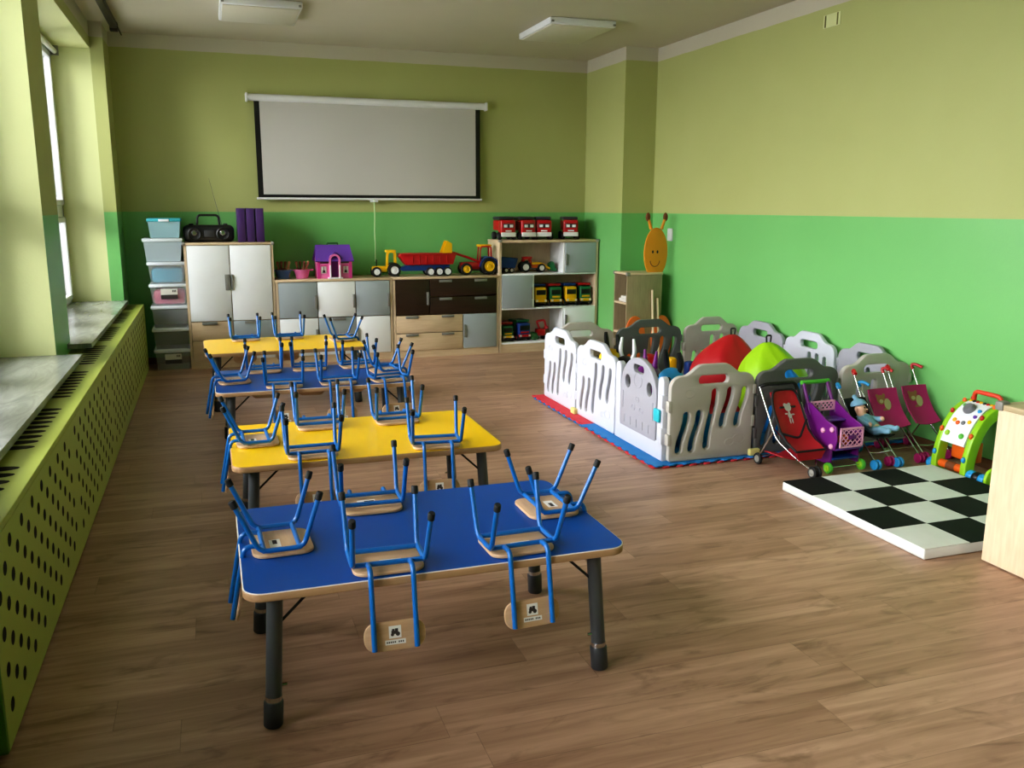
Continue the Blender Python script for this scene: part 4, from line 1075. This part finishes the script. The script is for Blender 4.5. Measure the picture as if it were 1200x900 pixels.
# baby doll
def skin_mesh(verts, edges, radii, sub=2):
    me = bpy.data.meshes.new('t'); me.from_pydata(verts, edges, []); o = bpy.data.objects.new('t', me); COL.objects.link(o)
    sk = o.modifiers.new('s', 'SKIN'); sk.use_smooth_shade = True
    sv = me.skin_vertices[0].data
    for i, r in enumerate(radii): sv[i].radius = (r, r) if not isinstance(r, tuple) else r
    sv[0].use_root = True
    sb = o.modifiers.new('b', 'SUBSURF'); sb.levels = sub; sb.render_levels = sub
    dg = bpy.context.evaluated_depsgraph_get(); dg.update()
    r = bpy.data.meshes.new_from_object(o.evaluated_get(dg)); bpy.data.objects.remove(o); bpy.data.meshes.remove(me)
    return r
t = thing('baby_doll', 'baby doll in pale blue clothes and bobble hat sitting in the blue wheeled stroller', 'doll', (3.685, 4.11, .182), .30)
t.scale = (.88, .88, .88); t.rotation_euler = (-.33, 0, .30)
V = [(0, .0, .02), (0, .03, .07), (0, .055, .115), (0, .062, .14), (0, .062, .175), (0, .06, .21),
     (-.05, .045, .105), (-.075, .0, .075), (-.06, -.04, .06), (.05, .045, .105), (.08, .0, .085), (.085, -.045, .085),
     (-.035, -.03, .012), (-.05, -.09, .02), (-.045, -.14, .0), (-.045, -.155, .022), (.035, -.03, .012), (.045, -.09, .022), (.05, -.14, .004), (.05, -.155, .026)]
Ed = [(0, 1), (1, 2), (2, 3), (3, 4), (4, 5), (2, 6), (6, 7), (7, 8), (2, 9), (9, 10), (10, 11), (0, 12), (12, 13), (13, 14), (14, 15), (0, 16), (16, 17), (17, 18), (18, 19)]
Rr = [.046, .046, .038, .026, .045, .034, .025, .021, .017, .025, .021, .017, .03, .025, .021, .015, .03, .025, .021, .015]
me = skin_mesh(V, Ed, Rr); me.name = 'body'; me.materials.clear(); me.materials.append(C['doll_blue']); me.materials.append(C['skin'])
for p in me.polygons:
    c = p.center
    if c.z > .132 or (c.y < -.028 and c.z > .048): p.material_index = 1
bo = bpy.data.objects.new('body', me); COL.objects.link(bo); bo.parent = t
def capfn(p): return Vector((p.x, p.y, max(p.z, -.1)))
ht = MB().blob((0, .070, .208), (.052, .054, .042), capfn, sub=3); ht.tube([(0, .075, .24), (0, .085, .262)], [.02, .012], 10); ht.blob((0, .088, .266), (.016, .016, .016), sub=2)
ht.build('hat', C['doll_blue'], t)
for s in (-1, 1):
    MB().blob((s*.018, .017, .182), (.006, .004, .006), sub=2).build('eye', C['ink'], t)
    MB().blob((s*.05, .062, .18), (.008, .01, .014), sub=2).build('ear', C['skin'], t)
MB().blob((0, .014, .168), (.007, .008, .006), sub=2).build('nose', C['skin'], t)
MB().blob((0, .018, .154), (.012, .004, .004), sub=2).build('mouth', M('doll_lips', '#b05a50', .5), t)
MB().lathe([(.034, -.006), (.046, 0), (.034, .008)], 18, mat=Matrix.Translation((0, .058, .13))).build('collar', C['doll_blue'], t)

# ------------------------------------------------------------------ activity walker
t = thing('activity_walker', 'lime green baby activity walker with white play panel and red handle', 'baby walker', (3.92, 3.77, 0))
A0 = [(.0, .0)]
def arcpts(r0x, r0z, n=18, a0=PI, a1=.12*PI): return [(.23+r0x*math.cos(a0+(a1-a0)*k/n), .02+r0z*math.sin(a0+(a1-a0)*k/n)) for k in range(n+1)]
ol = [(-.005, 0)]+arcpts(.235, .39)+arcpts(.165, .32)[::-1]+[(.065, 0)]
for yy in (.105, -.105):
    ar = MB().plate(ol, (), .04, .008, mat=XZat(0, yy, 0)).build('side_arch', C['lime_plastic'], t)
    for ang, mi in ((PI*.92, 0), (PI*.80, 1), (PI*.68, 2), (PI*.56, 1), (PI*.48, 2)):
        c = Vector((.23+.238*math.cos(ang), yy, .02+.392*math.sin(ang)))
        MB().blob(c, (.012, .013, .018), sub=2).build('button', [C['sky_blue'], C['toy_orange'], C['toy_red']][mi], ar)
# sloping play panel between arches
def on_arc(ang, k=.93): return Vector((.23+.235*k*math.cos(ang), 0, .02+.39*k*math.sin(ang)))
rows = []
for k in range(7):
    p = on_arc(PI*(.86-.32*k/6), .99); rows.append([(p.x, -.083, p.z), (p.x, 0, p.z), (p.x, .083, p.z)])
pn = MB().sheet(rows, .014).build('play_panel', C['panel_white'], t)
def on_panel(f, v, e=.0): 
    p = on_arc(PI*(.86-.32*f), .99); n = Vector((math.cos(PI*(.86-.32*f))*.39, 0, math.sin(PI*(.86-.32*f))*.235)).normalized(); return Vector((p.x, v, p.z))+n*(.008+e), n
def knob(f, v, r, hgt, mat, name):
    p, n = on_panel(f, v); q = n.to_track_quat('Z', 'Y').to_matrix().to_4x4()
    MB().lathe([(0, -.004), (r, -.004), (r, hgt*.4), (r*.7, hgt), (0, hgt*1.1)], 18, mat=Matrix.Translation(p) @ q).build(name, mat, pn)
knob(.70, .01, .036, .024, C['grey_toy'], 'dome'); knob(.15, -.045, .016, .01, C['grass_plastic'], 'button'); knob(.15, .055, .016, .008, C['lime_plastic'], 'button')
knob(.40, .05, .013, .006, C['toy_yellow'], 'key'); knob(.36, .02, .013, .006, C['toy_orange'], 'key'); knob(.38, -.015, .013, .006, C['grey_toy'], 'key'); knob(.42, -.05, .012, .006, C['toy_yellow'], 'key')
knob(.70, -.06, .012, .008, C['sky_blue'], 'button'); knob(.55, -.062, .011, .008, C['violet'], 'button'); knob(.78, .062, .012, .006, C['grass_plastic'], 'button')
# colourful beads at the top, orange roller at the bottom
MB().tube([(.20, -.085, .405), (.20, .085, .405)], .006, 8).build('bead_bar', C['black'], t)
for k in range(7): MB().blob((.20, -.072+.024*k, .405), (.013, .011, .013), sub=2).build('bead', [C['toy_yellow'], C['toy_red'], C['black']][k % 3], t)
ro = MB().tube([(.035, -.084, .05), (.035, .084, .05)], .024, 16).build('roller', C['toy_orange'], t)
MB().tube([(.035, -.032, .05), (.035, .03, .05)], .0252, 16).build('picture_band', C['brown'], ro)
for z, yy, w_, m in ((.030, .145, .035, 'sky_blue'), (.034, -.145, .038, 'sky_blue'), (.032, -.185, .04, 'black'), (.034, -.225, .038, 'sky_blue')):
    o = wheel(t, (0, 0, 0), .034, w_, C[m], C[m]); o.matrix_local = Matrix.Translation((.03, yy, .034)) @ Matrix.Rotation(PI/2, 4, 'Z')
for yy in (.105, -.105):
    o = wheel(t, (0, 0, 0), .034, .03, C['sky_blue'], C['white']); o.matrix_local = Matrix.Translation((.285, yy+(.04 if yy > 0 else -.04), .034)) @ Matrix.Rotation(PI/2, 4, 'Z')
MB().tube([(.03, .14, .034), (.03, -.25, .034)], .008, 8).build('axle', C['foot_grey'], t)
MB().plate([(-.005, 0)]+[(.05+.055*math.cos(PI*(1-k/8)), .05+.06*math.sin(PI*(1-k/8))) for k in range(9)]+[(.105, 0)], (), .02, .004, mat=XZat(0, -.262, 0)).build('wheel_guard', C['lime_plastic'], t)
MB().box((.10, -.085, .08), (.16, .085, .20), .01).build('back_panel', C['toy_orange'], t)
MB().tube(bend([(.25, .10, .385), (.24, .09, .46), (.24, -.09, .46), (.25, -.10, .385)], .03), .013, 12).build('handle', C['red_handle'], t)

# checkered mat
t = thing('checkered_mat', 'thick white sided mat with black and white checks on the floor', 'mat', (2.85, 2.815, 0))
MB().box((0, 0, .001), (1.01, 1.015, .05), .008, seg=3).build('mat_body', C['vinyl_white'], t)
n = 4; st = 1.01/n; sv = 1.015/n
for i in range(n):
    for j in range(n):
        x0, x1, y0, y1 = i*st+.001, (i+1)*st-.001, j*sv+.001, (j+1)*sv-.001
        rows = []
        for b_ in range(7):
            rows.append([(x0+(x1-x0)*a_/6, y0+(y1-y0)*b_/6, .0515+.0022*math.sin(PI*a_/6)*math.sin(PI*b_/6)*(1+.7*math.sin(3*a_+2*b_+i*2+j))) for a_ in range(7)])
        dark = (i+j) % 2 == 1
        MB().sheet(rows, .0025).build('black_square' if dark else 'white_square', C['vinyl_black'] if dark else C['vinyl_white'], t)

# cabinet at the right
t = thing('beech_cabinet', 'pale beech low cabinet cut off by the right edge of the picture', 'cabinet', (3.088, 1.92, 0))
MB().box((0, 0, .006), (.55, .817, .675), .002).build('carcass', C['pale_beech'], t)
MB().box((-.004, -.004, .675), (.554, .821, .70), .004).build('top_board', wood('beech_top', '#b3a27f', '#c6b592', axis=1), t)
MB().box((-.012, .79, .672), (.035, .83, .712), .009).build('corner_cap', C['cap_grey'], t)
MB().box((-.012, -.012, .672), (.035, .03, .712), .009).build('corner_cap', C['cap_grey'], t)
for k in range(2):
    fo = MB().box((.05+k*.23, -.016, .03), (.27+k*.23, -.001, .66), .003).build('door', C['pale_beech'], t)
    MB().box((.22+k*.03, -.03, .3), (.24+k*.03, -.016, .45), .004).build('handle', C['handle'], fo)

# ------------------------------------------------------------------ light, world, camera
ld = bpy.data.lights.new('overcast_daylight', 'AREA'); ld.shape = 'RECTANGLE'; ld.size = 60; ld.size_y = 7
ld.energy = 17500; ld.color = (1., .965, .985)
lo = bpy.data.objects.new('overcast_daylight', ld); COL.objects.link(lo); lo['kind'] = 'helper'
lo.location = (-6.2, 3.9, 5.2)
lo.rotation_euler = Vector((-.80, 0, .60)).to_track_quat('Z', 'Y').to_euler()
zx = Vector((-.80, 0, .60)); xx = Vector((0, 1, 0)); lo.rotation_euler = Matrix((xx, zx.cross(xx), zx)).transposed().to_euler()
wd = bpy.data.worlds.new('overcast_sky'); SC.world = wd; wd.use_nodes = True
bg = wd.node_tree.nodes['Background']; bg.inputs[0].default_value = (.97, .95, 1, 1); bg.inputs[1].default_value = 5.2

F, PT, YW, RO = 1027.69, .1992996, .3280625, .0037130
f = Vector((math.sin(YW)*math.cos(PT), math.cos(YW)*math.cos(PT), -math.sin(PT)))
rt = Vector((math.cos(YW), -math.sin(YW), 0)); up = rt.cross(f)
R_ = rt*math.cos(RO)+up*math.sin(RO); U_ = -rt*math.sin(RO)+up*math.cos(RO)
cd = bpy.data.cameras.new('camera'); cam = bpy.data.objects.new('camera', cd); COL.objects.link(cam)
cd.sensor_fit = 'HORIZONTAL'; cd.sensor_width = 36; cd.lens = 36*F/1200; cd.clip_start = .02
cam.matrix_world = Matrix(((R_.x, U_.x, -f.x, 0), (R_.y, U_.y, -f.y, 0), (R_.z, U_.z, -f.z, 1.5), (0, 0, 0, 1)))
SC.camera = cam
SC.view_settings.view_transform = 'Standard'
SC.view_settings.look = 'Medium High Contrast'
SC.view_settings.exposure = 0.36
